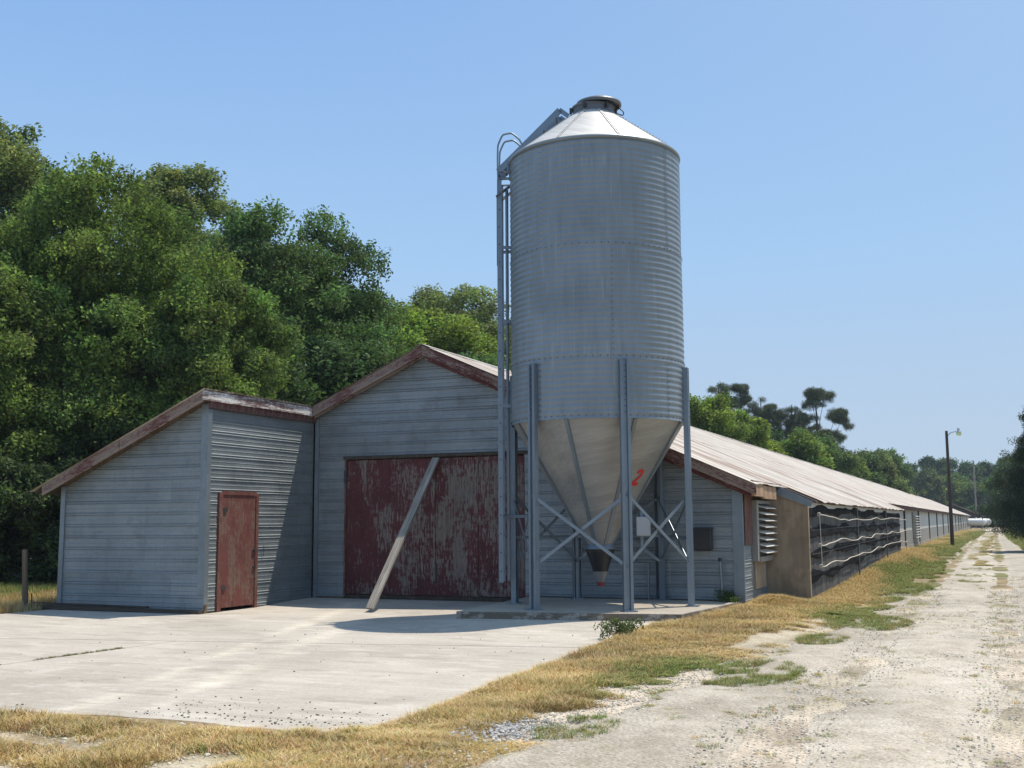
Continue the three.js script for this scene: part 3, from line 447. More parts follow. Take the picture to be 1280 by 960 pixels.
{ // fascia boards
  const t = 0.045, hgt = 0.20;
  const fas = (xa, xb, z, mat, h = hgt, dy = 0) => mesh('fascia_board', prism([[xa, roofY(xa) - 0.015 - h + dy], [xb, roofY(xb) - 0.015 - h + dy], [xb, roofY(xb) - 0.015 + dy], [xa, roofY(xa) - 0.015 + dy]], z, z - t), mat, barn);
  const sw = (m) => { const g = m.geometry, p = g.attributes.position, u = g.attributes.uv; for (let i = 0; i < p.count; i++) u.setXY(i, (p.getY(i) - roofY(p.getX(i))), p.getX(i) * 1.09 + 3); return m; };
  sw(fas(EAVE_L + 0.25, -15.7, ZWRAKE, M.fasciaA)); sw(fas(-15.69, WING_X + 0.06, ZWRAKE - 0.003, M.fasciaA));
  sw(fas(WING_X + 0.05, RIDGE_X, ZRAKE, M.fasciaA)); sw(fas(RIDGE_X + 0.003, -7.6, ZRAKE - 0.002, M.fasciaB)); sw(fas(-7.59, EAVE_R + 0.05, ZRAKE - 0.004, M.fasciaA));
  // second, inner board under the rake
  sw(fas(RIDGE_X + 0.02, EAVE_R - 0.05, ZRAKE - 0.10, M.fasciaB, 0.13, -0.16)); sw(fas(WING_X + 0.08, RIDGE_X - 0.0, ZRAKE - 0.10, M.fasciaA, 0.06, -0.17));
  // rake soffits
  const sof = (xa, xb, z0, z1) => mesh('soffit', prism([[xa, roofY(xa) - 0.09], [xb, roofY(xb) - 0.09], [xb, roofY(xb) - 0.07], [xa, roofY(xa) - 0.07]], z0, z1), M.redBoard, barn);
  sof(WING_X + 0.05, RIDGE_X, ZRAKE - 0.06, ZF); sof(RIDGE_X, EAVE_R - 0.02, ZRAKE - 0.06, ZF); sof(EAVE_L + 0.25, WING_X, ZWRAKE - 0.06, ZW);
  // wing's upper edge towards the yard
  const yt = roofY(WING_X + 0.08);
  const fb = mesh('fascia_board', box(WING_X + 0.055, WING_X + 0.09, yt - 0.20, yt - 0.02, ZWRAKE - 0.002, ZRAKE + 0.01), M.fasciaWhite, barn);
  { const g = fb.geometry, p = g.attributes.position, u = g.attributes.uv; for (let i = 0; i < p.count; i++) u.setXY(i, p.getY(i), p.getZ(i)); }
  mesh('trim_board', box(WING_X + 0.0, WING_X + 0.05, yt - 0.33, yt - 0.17, ZW + 0.01, ZF), M.redBoard, barn);
}
{ // roof: sheets laid from ridge to eave; the nearest are single sheets
  const wave = (u) => 0.011 * Math.sin(u * 2 * Math.PI / 0.125);
  function roofGeo(xa, xb, za, zb, lift, rows = 2, n = Math.ceil((za - zb) / 0.03125), ripple = 0) {
    const P = [], U = [], I = [], m = rows;
    for (let j = 0; j <= m; j++) for (let i = 0; i <= n; i++) { const x = lerp(xa, xb, j / m), z = lerp(za, zb, i / n), y = roofY(x) + wave(z) + lift + (j === m ? ripple * (noise2(z * 2, 3, 71) - 0.5) : 0); P.push(x, y, z); U.push(-z, Math.abs(x - RIDGE_X) * 1.09); }
    for (let j = 0; j < m; j++) for (let i = 0; i < n; i++) { const o = j * (n + 1) + i; I.push(o, o + n + 1, o + 1, o + 1, o + n + 1, o + n + 2); }
    const g = new THREE.BufferGeometry(); g.setAttribute('position', new THREE.Float32BufferAttribute(P, 3)); g.setAttribute('uv', new THREE.Float32BufferAttribute(U, 2)); g.setIndex(I); g.computeVertexNormals(); return g;
  }
  const deck = (xa, xb, za, zb) => prism([[xa, roofY(xa) - 0.07], [xb, roofY(xb) - 0.07], [xb, roofY(xb) - 0.02], [xa, roofY(xa) - 0.02]], za, zb);
  const right = mesh('roof', mergeGeometries([deck(RIDGE_X, EAVE_R - 0.06, ZRAKE - 0.06, ZEND - 0.2), deck(EAVE_R - 0.06, -3.42, -24.2, -48.2)]), M.darkWood, barn);
  let z = ZRAKE + 0.03, k = 0; const W = 0.75;
  while (z > -48) {
    const ext = z < -24.1 && z > -48, xe = ext ? -3.34 : EAVE_R + 0.02;
    mesh('roof_sheet', roofGeo(RIDGE_X + 0.02, -7.3, z, z - W - 0.05, 0.006 * (k % 2) + 0.004, 1), M.roof, right);
    mesh('roof_sheet', roofGeo(-7.45, xe, z, z - W - 0.05, 0.006 * (k % 2) - 0.009, 1, undefined, ext ? 0.03 : 0.02), M.roof, right);
    z -= W; k++;
  }
  const far = mesh('roof_sheet', roofGeo(RIDGE_X + 0.02, EAVE_R + 0.02, z, ZEND, 0, 1, Math.ceil((z - ZEND) / 0.042)), M.roof, right); far.userData.kind = 'stuff';
  const left = mesh('roof', mergeGeometries([deck(EAVE_L, RIDGE_X, ZRAKE - 0.06, ZEND - 0.2), deck(EAVE_L, WING_X + 0.05, ZWRAKE - 0.06, ZRAKE - 0.061)]), M.darkWood, barn);
  for (let i = 0, q = ZWRAKE + 0.03; q > ZRAKE + 0.04; q -= W, i++) mesh('roof_sheet', roofGeo(WING_X + 0.12, EAVE_L - 0.05, q, Math.max(q - W - 0.05, ZRAKE + 0.03), 0.006 * (i % 2), 1), M.roof, left);
  for (let i = 0, q = ZRAKE + 0.03; q > -46; q -= W, i++) mesh('roof_sheet', roofGeo(RIDGE_X - 0.02, EAVE_L - 0.05, q, q - W - 0.05, 0.006 * (i % 2), 1), M.roof, left);
  mesh('roof_sheet', roofGeo(RIDGE_X - 0.02, EAVE_L - 0.05, -46, ZEND, 0, 1, 2000), M.roof, left).userData.kind = 'stuff';
  mesh('ridge_cap', prism([[RIDGE_X - 0.2, RIDGE_Y - 0.06], [RIDGE_X, RIDGE_Y + 0.03], [RIDGE_X + 0.2, RIDGE_Y - 0.06], [RIDGE_X, RIDGE_Y + 0.018]], ZRAKE + 0.04, ZEND), M.roof, barn);
}
{ // right-hand side wall: near siding with the fan louvre, cooling box, then post and curtain bays
  const X = WALL_R, sideTop = roofY(X) - 0.08;
  const w = mesh('side_wall', box(X - 0.12, X - 0.03, -0.1, sideTop, ZF - 0.13, ZEND), M.postWood, barn);
  const at = (u, y, d) => V(X - 0.02 + d, y, -u);
  siding(w, at, 0.05, 0.84, () => -ZF + 0.05, () => 24.3, 4, 8);
  siding(w, at, 0.84 + 0.0, 1.96, () => -ZF + 0.05, () => 22.05, 4, 9);
  mesh('trim_board', box(X + 0.0, X + 0.014, 1.15, sideTop - 0.02, -21.35, -22.05), M.redBoard, barn);
  mesh('corner_trim', box(X + 0.013, X + 0.028, 0.06, sideTop - 0.06, ZF - 0.06, ZF + 0.012), M.trim, barn);
  mesh('wall_panel', box(X - 0.02, X + 0.02, 0.28, 0.84, -22.2, -23.3), M.brownPanel, barn);
  mesh('soffit', box(X - 0.02, EAVE_R - 0.06, sideTop - 0.02, sideTop + 0.0, ZF, -24.2), M.redBoard, barn);
  mesh('rusty_eave_panel', box(EAVE_R - 0.05, EAVE_R + 0.0, roofY(EAVE_R) - 0.25, roofY(EAVE_R) - 0.03, ZRAKE - 0.07, -21.9), M.rust, barn);
  mesh('rusty_eave_panel', box(EAVE_R - 0.06, EAVE_R - 0.012, roofY(EAVE_R) - 0.28, roofY(EAVE_R) - 0.035, -21.905, -23.3), M.rust, barn);
  // fan louvre with eight slats
  const fl = mesh('fan_louvre', mergeGeometries([box(X - 0.02, X + 0.10, 0.82, 2.0, -22.1, -22.28), box(X - 0.02, X + 0.10, 0.82, 2.0, -23.72, -23.9), box(X - 0.02, X + 0.10, 1.94, 2.0, -22.28, -23.72), box(X - 0.02, X + 0.12, 0.80, 0.9, -22.28, -23.72)]), M.greyPanel, barn);
  mesh('louvre_back', box(X - 0.03, X - 0.005, 0.85, 1.98, -22.25, -23.75), M.lidSteel, fl);
  for (let i = 0; i < 8; i++) { const y = 1.02 + i * 0.125; mesh('slat', bar(V(X + 0.13, y - 0.02, -22.32), V(X + 0.13 + rr(-0.01, 0.01), y - 0.02, -23.7), 0.012, 0.22, V(0.96, -0.28, 0)), M.whitePlastic, fl); }
  // cooling box that stands out from the wall
  const cb = new THREE.Group(); cb.name = 'cooling_box'; barn.add(cb);
  const XF = -3.52, z0 = -23.55, z1 = -48, top = (x) => roofY(x) - 0.12;
  mesh('end_panel', prism([[X - 0.02, -0.15], [XF - 0.08, -0.15], [XF - 0.08, top(XF) - 0.02], [X - 0.02, top(X)]], z0, z0 - 0.04), M.brownPanel, cb);
  mesh('corner_post', box(XF - 0.08, XF + 0.03, -0.15, top(XF) - 0.02, z0 + 0.01, z0 - 0.13), M.brownPanel, cb);
  mesh('flashing', prism([[EAVE_R - 0.1, roofY(EAVE_R) - 0.16], [-3.42, roofY(-3.42) - 0.16], [-3.38, roofY(-3.38) - 0.02], [EAVE_R + 0.03, roofY(EAVE_R) - 0.02]], z0 + 0.02, z0 + 0.045), M.trim, cb);
  for (let i = 0; i < 68; i++) { const a = z0 - 0.14 - i * 0.359, gy = groundY(XF, a) - 0.1, f = rr(0, 0.008); mesh('cell_panel', box(XF - 0.06, XF - 0.02 + f, gy, 1.9, a, a - 0.352), M.cellPanel[Math.floor(rnd() * 3)], cb); }
  for (let i = 0; i < 24; i++) { const a = z0 - 0.12 - i * 1.018; mesh('header_panel', box(XF - 0.05, XF + 0.012 + rr(0, 0.004), 1.87 - (i > 4 ? 0.01 : 0), 2.0, a, a - 1.012), M.curtainWhite, cb); }
  // wavy shadow bands on the panels, modelled as black strips between the hoses
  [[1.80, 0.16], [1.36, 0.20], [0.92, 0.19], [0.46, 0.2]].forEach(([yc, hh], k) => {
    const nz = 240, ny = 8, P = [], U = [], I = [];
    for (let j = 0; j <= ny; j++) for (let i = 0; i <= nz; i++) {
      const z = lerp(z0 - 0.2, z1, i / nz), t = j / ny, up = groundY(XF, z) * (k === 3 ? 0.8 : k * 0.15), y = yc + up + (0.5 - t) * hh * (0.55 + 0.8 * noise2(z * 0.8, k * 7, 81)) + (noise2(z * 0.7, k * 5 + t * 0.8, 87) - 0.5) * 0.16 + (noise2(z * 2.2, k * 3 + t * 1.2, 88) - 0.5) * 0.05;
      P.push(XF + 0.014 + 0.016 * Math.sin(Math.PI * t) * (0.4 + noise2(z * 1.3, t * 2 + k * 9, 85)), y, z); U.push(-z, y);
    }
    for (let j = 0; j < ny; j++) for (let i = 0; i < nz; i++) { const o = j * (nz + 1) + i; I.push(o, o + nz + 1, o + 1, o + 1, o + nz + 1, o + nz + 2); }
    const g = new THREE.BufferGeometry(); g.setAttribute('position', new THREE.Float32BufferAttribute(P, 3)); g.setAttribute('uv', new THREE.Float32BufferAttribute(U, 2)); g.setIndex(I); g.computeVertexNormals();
    mesh('shadow_band', g, M.shadowBand, cb).userData.label = 'black strip modelling a wavy shadow band along the cooling box';
  });
  [1.62, 1.12, 0.66].forEach((y0, k) => {
    const pts = []; for (let i = 0; i <= 70; i++) { const z = lerp(z0 - 0.35, z1 - 0.8, i / 70); pts.push(V(XF + 0.2, y0 + (k === 2 ? 0.12 : k * 0.04) * smooth((-26 - z) / 18) + (noise2(z * 0.5, k * 5, 87) - 0.5) * 0.09 + (noise2(z * 1.1, k * 9, 89) - 0.5) * 0.05 + (k === 0 ? 0.12 * smooth(1 - (z0 - z) / 5) : 0), z)); }
    mesh('hose', tube(pts, 0.012, 6, 200), M.rope, cb); mesh('hose_coil', new THREE.TorusGeometry(0.03, 0.011, 6, 12).translate(XF + 0.2, pts[0].y, pts[0].z), M.rope, cb);
  });
  for (const y of [1.46, 0.98]) mesh('wire', rod(V(XF + 0.13, y - 0.06, z0 + 0.25), V(XF + 0.13, y + 0.10, z1), 0.005), M.bolt, cb);
  for (const z of [-31.7, -40.5]) mesh('pipe', rod(V(XF + 0.12, groundY(XF + 0.12, z) - 0.05, z), V(XF + 0.12, 1.92, z), 0.022), M.lidSteel, cb);
  mesh('hanging_cord', rod(V(XF + 0.2, 1.75, z0 - 0.4), V(XF + 0.2, 0.62, z0 - 0.55), 0.008), M.rope, cb);
  // far end of the box and bays beyond
  mesh('end_panel', prism([[X - 0.02, -0.1], [XF, -0.1], [XF, top(XF) - 0.02], [X - 0.02, top(X)]], z1 - 0.01, z1 - 0.05), M.brownPanel, cb);
  mesh('eave_board', box(EAVE_R - 0.08, EAVE_R - 0.04, roofY(EAVE_R) - 0.2, roofY(EAVE_R) - 0.03, -48.3, ZEND), M.redBoard, barn);
  let z = -50;
  const post0 = box(X - 0.02, X + 0.09, -0.1, sideTop - 0.02, 0, -0.28);
  for (let i = 0; z > ZEND + 4; i++) {
    const L = 12.0, a = z, b = Math.max(z - L, ZEND + 0.2);
    if (i > 0 || true) { const p = mesh('post', post0, M.darkWood, barn); p.position.z = a; }
    mesh('curtain', box(X - 0.02, X + 0.02, 1.02, sideTop - 0.12, a - 0.4, b + 0.1), M.curtainWhite, barn);
    mesh('wall_panel', box(X - 0.02, X + 0.035, 0.28, 1.0, a - 0.3, b), M.greyPanel, barn);
    mesh('foundation', box(X - 0.02, X + 0.08, -0.15, 0.26, a - 0.3, b), M.slab, barn);
    z -= L;
  }
  const fl2 = mesh('fan_louvre', box(X + 0.02, X + 0.10, 0.5, 2.0, -68.2, -72.5), M.greyPanel, barn);
  for (let i = 0; i < 9; i++) mesh('slat', bar(V(X + 0.16, 0.62 + i * 0.15, -68.4), V(X + 0.16, 0.62 + i * 0.15, -72.3), 0.012, 0.2, V(0.96, -0.28, 0)), M.whitePlastic, fl2);
}
{ // fittings on the front wall
  const b = thing('electrical_box', 'black plastic wall box on grey siding near the barn corner', 'wall box', [-5.07, 1.27, ZF + 0.09]);
  mesh('housing', new RoundedBoxGeometry(0.36, 0.42, 0.17, 3, 0.025), M.black, b);
  mesh('slot', new THREE.BoxGeometry(0.26, 0.05, 0.02).translate(0, -0.03, 0.085), M.darkRubber, b);
  mesh('hood', new THREE.BoxGeometry(0.37, 0.03, 0.21).translate(0, 0.19, 0.02), M.black, b);
  const p1 = thing('pipe_stub', 'thin grey pipe with black cap beside the barn corner', 'pipe', [-4.72, 0.08, ZF + 0.12]);
  mesh('pipe', rod(V(0, 0, 0), V(-0.03, 0.78, 0), 0.025), M.steel, p1); mesh('cap', rod(V(-0.03, 0.77, 0), V(-0.031, 0.84, 0), 0.032), M.black, p1);
  const p2 = thing('pipe_stub', 'thin grey pipe rising behind the silo legs', 'pipe', [-6.15, 0.08, ZF + 0.08]);
  mesh('pipe', rod(V(0, 0, 0), V(0, 0.70, 0), 0.02), M.steel, p2); mesh('cap', rod(V(0, 0.69, 0), V(0, 0.73, 0), 0.026), M.steel, p2);
}
{ // prop plank
  const a = V(-10.93, 0.0, -18.72), b = V(-10.74, 2.95, ZF + 0.02), g = bar(a, b, 0.165, 0.05, V(1, 0, 0).cross(b.clone().sub(a)).normalize());
  tag(mesh('prop_plank', g, M.greyWood), 'weathered grey plank leaning against the red barn door', 'plank');
}
{ // fence post at the left
  const f = thing('fence_post', 'old round wooden fence post with wire beside the barn wing', 'fence post', [-17.95, -0.1, -17.15]);
  mesh('post', rod(V(0, 0, 0), V(-0.06, 1.22, 0.02), 0.062, 0.055, 12), M.postWood, f);
  mesh('wire', tube([V(-0.05, 0.65, 0), V(-0.15, 0.68, 0.05), V(-0.28, 0.75, 0.12)], 0.006, 5, 8), M.bolt, f);
  mesh('stake', rod(V(0.12, 0, -0.05), V(0.10, 0.35, -0.05), 0.012), M.darkWood, f);
}

// ---------------------------------------------------------------- feed silo
{
  const C = [-6.6, 0.105, -19.5], R = 1.585, Y0 = 3.25, Y1 = 8.21;
  const silo = thing('feed_silo', 'tall galvanised feed silo with hopper cone on six steel legs', 'silo', C);
  // ladder side: towards -x +z
  const lat = (r, a, y) => V(Math.cos(a) * r, y, Math.sin(a) * r);
  const wv = 0.1016;
  // three rings of corrugated sheets, four to a ring
  const rings = [[Y0, Y0 + 1.02], [Y0 + 1.02, Y0 + 3.0], [Y0 + 3.0, Y1]];
  rings.forEach(([ya, yb], ri) => {
    const ring = new THREE.Group(); ring.name = 'wall_ring'; silo.add(ring);
    for (let s = 0; s < 4; s++) {
      const a0 = s * Math.PI / 2 + [0.33, 1.05, 0.30][ri], a1 = a0 + Math.PI / 2 + 0.03, na = 34, ny = Math.round((yb - ya) / wv * 8), P = [], U = [], I = [];
      for (let j = 0; j <= ny; j++) for (let i = 0; i <= na; i++) { const a = lerp(a0, a1, i / na), y = lerp(ya, yb + (ri < 2 ? 0.03 : 0), j / ny), r = R + 0.0058 * Math.cos(2 * Math.PI * (y - Y0) / wv) + 0.004 * (i / na) + (ri === 1 ? 0.004 : 0) + 0.003 * Math.sin(a * 7 + y * 2); P.push(Math.cos(a) * r, y, Math.sin(a) * r); U.push(a * R, y); }
      for (let j = 0; j < ny; j++) for (let i = 0; i < na; i++) { const o = j * (na + 1) + i; I.push(o, o + na + 1, o + 1, o + 1, o + na + 1, o + na + 2); }
      const g = new THREE.BufferGeometry(); g.setAttribute('position', new THREE.Float32BufferAttribute(P, 3)); g.setAttribute('uv', new THREE.Float32BufferAttribute(U, 2)); g.setIndex(I); g.computeVertexNormals();
      mesh('wall_sheet', g, M.zinc, ring);
      // bolts down the lap and along the lower edge
      const bl = []; for (let y = ya + 0.06; y < yb; y += 0.1016) { const v = lat(R + 0.018, a1 - 0.012, y); bl.push(new THREE.SphereGeometry(0.0085, 6, 4).translate(v.x, v.y, v.z)); }
      for (let i = 1; i < 20; i++) { const v = lat(R + 0.016, lerp(a0, a1, i / 20), ya + 0.05); bl.push(new THREE.SphereGeometry(0.010, 6, 4).translate(v.x, v.y, v.z)); }
      mesh('bolts', mergeGeometries(bl), M.bolt, ring).userData.kind = 'stuff';
    }
  });
  mesh('eave_ring', new THREE.LatheGeometry([[R - 0.02, Y1 - 0.03], [R + 0.022, Y1 - 0.03], [R + 0.03, Y1 + 0.0], [R + 0.022, Y1 + 0.03], [R - 0.02, Y1 + 0.035]].map(([x, y]) => new THREE.Vector2(x, y)), 96), M.zinc, silo);
  // roof cone in nine panels with standing seams
  const YC = 9.17, RC = 0.37, roof = new THREE.Group(); roof.name = 'roof_cone'; silo.add(roof);
  for (let s = 0; s < 9; s++) {
    const a0 = s * 2 * Math.PI / 9 + 0.26, a1 = a0 + 2 * Math.PI / 9, n = 10, P = [], U = [], I = [];
    for (let j = 0; j <= 4; j++) for (let i = 0; i <= n; i++) { const a = lerp(a0, a1, i / n), t = j / 4, r = lerp(R + 0.02, RC, t) , y = lerp(Y1 + 0.02, YC, t); P.push(Math.cos(a) * r, y, Math.sin(a) * r); U.push(a * r, t * 1.5 + s * 0.7); }
    for (let j = 0; j < 4; j++) for (let i = 0; i < n; i++) { const o = j * (n + 1) + i; I.push(o, o + n + 1, o + 1, o + 1, o + n + 1, o + n + 2); }
    const g = new THREE.BufferGeometry(); g.setAttribute('position', new THREE.Float32BufferAttribute(P, 3)); g.setAttribute('uv', new THREE.Float32BufferAttribute(U, 2)); g.setIndex(I); g.computeVertexNormals();
    mesh('roof_panel', g, M.zincRoof, roof);
    const A = lat(R + 0.0, a0, Y1 + 0.045), B = lat(RC, a0, YC + 0.012); mesh('seam', bar(A, B, 0.05, 0.012, lat(1, a0, 1.6)), M.zincRoof, roof);
    const bl = []; for (let t = 0.03; t < 0.99; t += 0.052) { const v = A.clone().lerp(B, t); bl.push(new THREE.SphereGeometry(0.011, 6, 4).translate(v.x, v.y + 0.010, v.z)); }
    mesh('bolts', mergeGeometries(bl), M.bolt, roof).userData.kind = 'stuff';
  }
  // filler collar and lid
  const hat = new THREE.Group(); hat.name = 'filler_hatch'; silo.add(hat);
  mesh('collar', new THREE.LatheGeometry([[RC + 0.02, YC - 0.06], [RC + 0.02, YC + 0.10], [RC + 0.045, YC + 0.10], [RC + 0.045, YC + 0.14], [RC - 0.02, YC + 0.14]].map(([x, y]) => new THREE.Vector2(x, y)), 48), M.lidSteel, hat);
  mesh('lid', new THREE.LatheGeometry([[RC + 0.02, YC + 0.15], [RC + 0.06, YC + 0.16], [RC + 0.055, YC + 0.21], [RC - 0.05, YC + 0.26], [0.1, YC + 0.30], [0, YC + 0.305]].map(([x, y]) => new THREE.Vector2(x, y)), 48).rotateZ(-0.012), M.lidSteel, hat);
  for (let i = 0; i < 6; i++) { const v = lat(RC + 0.06, i * 1.047 + 0.6, YC + 0.08); mesh('clamp', new THREE.BoxGeometry(0.045, 0.11, 0.05).rotateY(-i * 1.047 - 0.6).translate(v.x, v.y, v.z), M.bolt, hat); }
  mesh('lid_spring', tube([lat(RC + 0.02, -0.32, YC + 0.22), lat(RC + 0.20, -0.32, YC + 0.05), lat(RC + 0.19, -0.32, YC - 0.02), lat(RC + 0.06, -0.32, YC + 0.03)], 0.011, 6, 20), M.bolt, hat);
  // hopper cone, six sheets with lap strips
  const YB = 1.06, RB = 0.22, hop = new THREE.Group(); hop.name = 'hopper'; silo.add(hop);
  const SEAM0 = 92 * D2R;
  for (let s = 0; s < 8; s++) {
    const a0 = s * Math.PI / 4 + SEAM0, a1 = a0 + Math.PI / 4, n = 10, P = [], U = [], I = [], m = 10;
    for (let j = 0; j <= m; j++) for (let i = 0; i <= n; i++) { const a = lerp(a0, a1, i / n), t = j / m, r = lerp(R - 0.03, RB, t) + 0.006 * Math.sin(Math.PI * i / n) * (1 - t), y = lerp(Y0 + 0.02, YB, t); P.push(Math.cos(a) * r, y, Math.sin(a) * r); U.push(a * r * 0.9 + s * 0.6, t * 2.6 + s * 1.3); }
    for (let j = 0; j < m; j++) for (let i = 0; i < n; i++) { const o = j * (n + 1) + i; I.push(o, o + 1, o + n + 1, o + 1, o + n + 2, o + n + 1); }
    const g = new THREE.BufferGeometry(); g.setAttribute('position', new THREE.Float32BufferAttribute(P, 3)); g.setAttribute('uv', new THREE.Float32BufferAttribute(U, 2)); g.setIndex(I); g.computeVertexNormals();
    mesh('hopper_sheet', g, M.zincHop, hop);
    mesh('seam', bar(lat(R - 0.02, a0, Y0), lat(RB + 0.005, a0, YB), 0.065, 0.018, lat(1, a0, -0.55)), M.steel, hop);
  }
  mesh('hopper_collar', new THREE.LatheGeometry([[RB - 0.02, YB + 0.06], [RB + 0.02, YB + 0.06], [RB + 0.03, YB - 0.02], [RB + 0.06, YB - 0.03], [RB + 0.06, YB - 0.06], [RB - 0.02, YB - 0.06]].map(([x, y]) => new THREE.Vector2(x, y)), 40), M.steel, hop);
  const boot = new THREE.Group(); boot.name = 'feed_boot'; silo.add(boot);
  mesh('funnel', new THREE.LatheGeometry([[0.26, 0.99], [0.255, 0.95], [0.20, 0.82], [0.155, 0.68], [0.14, 0.60], [0.12, 0.60]].map(([x, y]) => new THREE.Vector2(x, y)), 32), M.black, boot);
  mesh('clear_cup', new THREE.LatheGeometry([[0.15, 0.61], [0.14, 0.56], [0.085, 0.47], [0.075, 0.42]].map(([x, y]) => new THREE.Vector2(x, y)), 24), M.clearCup, boot);
  mesh('red_cap', new THREE.CylinderGeometry(0.075, 0.065, 0.09, 24).translate(0, 0.39, 0), M.red, boot);
  // legs: channel sections round the body
  const legA = (k) => (60 * k - 4.8) * D2R, RL = R + 0.075, legTop = 4.22;
  const chan = (s) => { const w = 0.083, d = 0.075, t = 0.010, pts = [[-w, -d], [-w, 0.02], [-w * 0.42, 0.02], [-w * 0.30, -0.015], [w * 0.30, -0.015], [w * 0.42, 0.02], [w, 0.02], [w, -d], [w - t, -d], [w - t, 0.02 - t], [w * 0.42 + 0.004, 0.02 - t], [w * 0.30 + 0.004, -0.015 - t], [-w * 0.30 - 0.004, -0.015 - t], [-w * 0.42 - 0.004, 0.02 - t], [-w + t, 0.02 - t], [-w + t, -d]]; const g = new THREE.ExtrudeGeometry(new THREE.Shape(pts.map(([x, y]) => new THREE.Vector2(x, y))), { depth: s, bevelEnabled: false }); g.rotateX(-Math.PI / 2); return g; };
  const legG = chan(legTop); legG.rotateY(Math.PI); 
  const legs = [];
  for (let k = 0; k < 6; k++) {
    const a = legA(k), p = lat(RL, a, 0.02), leg = mesh('leg', legG, M.steel, silo); leg.position.copy(p); leg.rotation.y = Math.PI / 2 - a; legs.push(p);
    mesh('foot_plate', new THREE.BoxGeometry(0.24, 0.022, 0.22).translate(0, 0.0, 0.0), M.steel, leg);
    const bl = []; for (let y = 3.33; y < legTop - 0.05; y += 0.1) bl.push(new THREE.SphereGeometry(0.011, 6, 4).translate(0, y, 0.018)); mesh('bolts', mergeGeometries(bl), M.bolt, leg).userData.kind = 'stuff';
  }
  // crossed angle braces between neighbouring legs
  for (let k = 0; k < 6; k++) {
    const a = legs[k], b = legs[(k + 1) % 6], up = lat(1, legA(k + 0.5), 0);
    const A = a.clone().setY(0.74), B = b.clone().setY(1.96), A2 = a.clone().setY(1.96), B2 = b.clone().setY(0.74);
    const off = up.clone().multiplyScalar(0.0), o2 = up.clone().multiplyScalar(-0.045);
    mesh('brace', bar(A.add(off), B.add(off), 0.055, 0.012, up), M.steel, silo); mesh('brace', bar(A2.add(o2), B2.add(o2), 0.055, 0.012, up), M.steel, silo);
  }
  for (const k of [3, 4, 5]) { const a = legs[k].clone().setY(1.22), b = legs[(k + 1) % 6].clone().setY(1.22); mesh('strut', bar(a, b, 0.05, 0.05, V(0, 1, 0)), M.steel, silo); }
  // ladder on the left flank
  const LA = 161.3 * D2R, lad = new THREE.Group(); lad.name = 'ladder'; silo.add(lad);
  const er = lat(1, LA, 0), et = V(-Math.sin(LA), 0, Math.cos(LA)), rl = R + 0.20, half = 0.20;
  const rail = (s, y0, y1) => bar(er.clone().multiplyScalar(rl).addScaledVector(et, s * half).setY(y0), er.clone().multiplyScalar(rl).addScaledVector(et, s * half).setY(y1), 0.085, 0.028, et);
  mesh('rail', rail(-1, 0.42, 7.9), M.steel, lad); mesh('rail', rail(1, 0.42, 7.9), M.steel, lad);
  for (let y = 0.62; y < 8.0; y += 0.335) mesh('rung', rod(er.clone().multiplyScalar(rl).addScaledVector(et, -half - 0.018).setY(y), er.clone().multiplyScalar(rl).addScaledVector(et, half + 0.018).setY(y), 0.014), M.bolt, lad);
  for (const y of [3.62, 5.2, 6.6]) for (const s of [-1, 1]) mesh('standoff', bar(er.clone().multiplyScalar(R).addScaledVector(et, s * half * 0.8).setY(y), er.clone().multiplyScalar(rl).addScaledVector(et, s * half).setY(y), 0.012, 0.06, V(0, 1, 0)), M.steel, lad);
  mesh('standoff', bar(legs[3].clone().setY(1.62), er.clone().multiplyScalar(rl).addScaledVector(et, half).setY(1.62), 0.05, 0.05, V(0, 1, 0)), M.steel, lad);
  mesh('standoff', bar(legs[2].clone().setY(1.60), er.clone().multiplyScalar(rl).addScaledVector(et, half).setY(1.60), 0.05, 0.05, V(0, 1, 0)), M.steel, lad);
  for (const s of [-1, 1]) { // brackets at the eave
    mesh('bracket', bar(er.clone().multiplyScalar(R + 0.0).addScaledVector(et, s * half).setY(7.77), er.clone().multiplyScalar(rl + 0.06).addScaledVector(et, s * half).setY(7.57), 0.012, 0.16, et), M.steel, lad);
    mesh('bracket', bar(er.clone().multiplyScalar(R + 0.0).addScaledVector(et, s * half).setY(7.91), er.clone().multiplyScalar(rl).addScaledVector(et, s * half).setY(7.91), 0.012, 0.08, et), M.steel, lad);
    mesh('bracket', bar(er.clone().multiplyScalar(R + 0.0).addScaledVector(et, s * half).setY(8.05), er.clone().multiplyScalar(rl).addScaledVector(et, s * half).setY(8.05), 0.012, 0.10, et), M.steel, lad);
    const hp = [V(0, 0, 0)]; const q = (r, y) => er.clone().multiplyScalar(r).addScaledVector(et, s * half).setY(y);
    mesh('handrail', tube([q(rl + 0.02, 7.80), q(rl + 0.03, 8.25), q(rl + 0.02, 8.57), q(rl - 0.07, 8.77), q(rl - 0.24, 8.80), q(rl - 0.38, 8.68), q(rl - 0.47, 8.51), q(rl - 0.60, 8.27)], 0.018, 8, 40), M.steel, lad);
    mesh('roof_rail', bar(q(1.80, 8.06), q(0.63, 9.22), 0.03, 0.12, V(0, 1, 0).cross(et)), M.steel, lad);
    mesh('roof_rail_end', bar(q(0.64, 9.23), q(0.47, 9.10), 0.03, 0.08, V(0, 1, 0).cross(et)), M.steel, lad);
    mesh('roof_brace', bar(q(1.62, 8.0), q(1.62, 8.24), 0.02, 0.05, et), M.steel, lad);
    mesh('roof_brace', bar(q(1.30, 8.30), q(1.30, 8.52), 0.02, 0.04, et), M.steel, lad);
  }
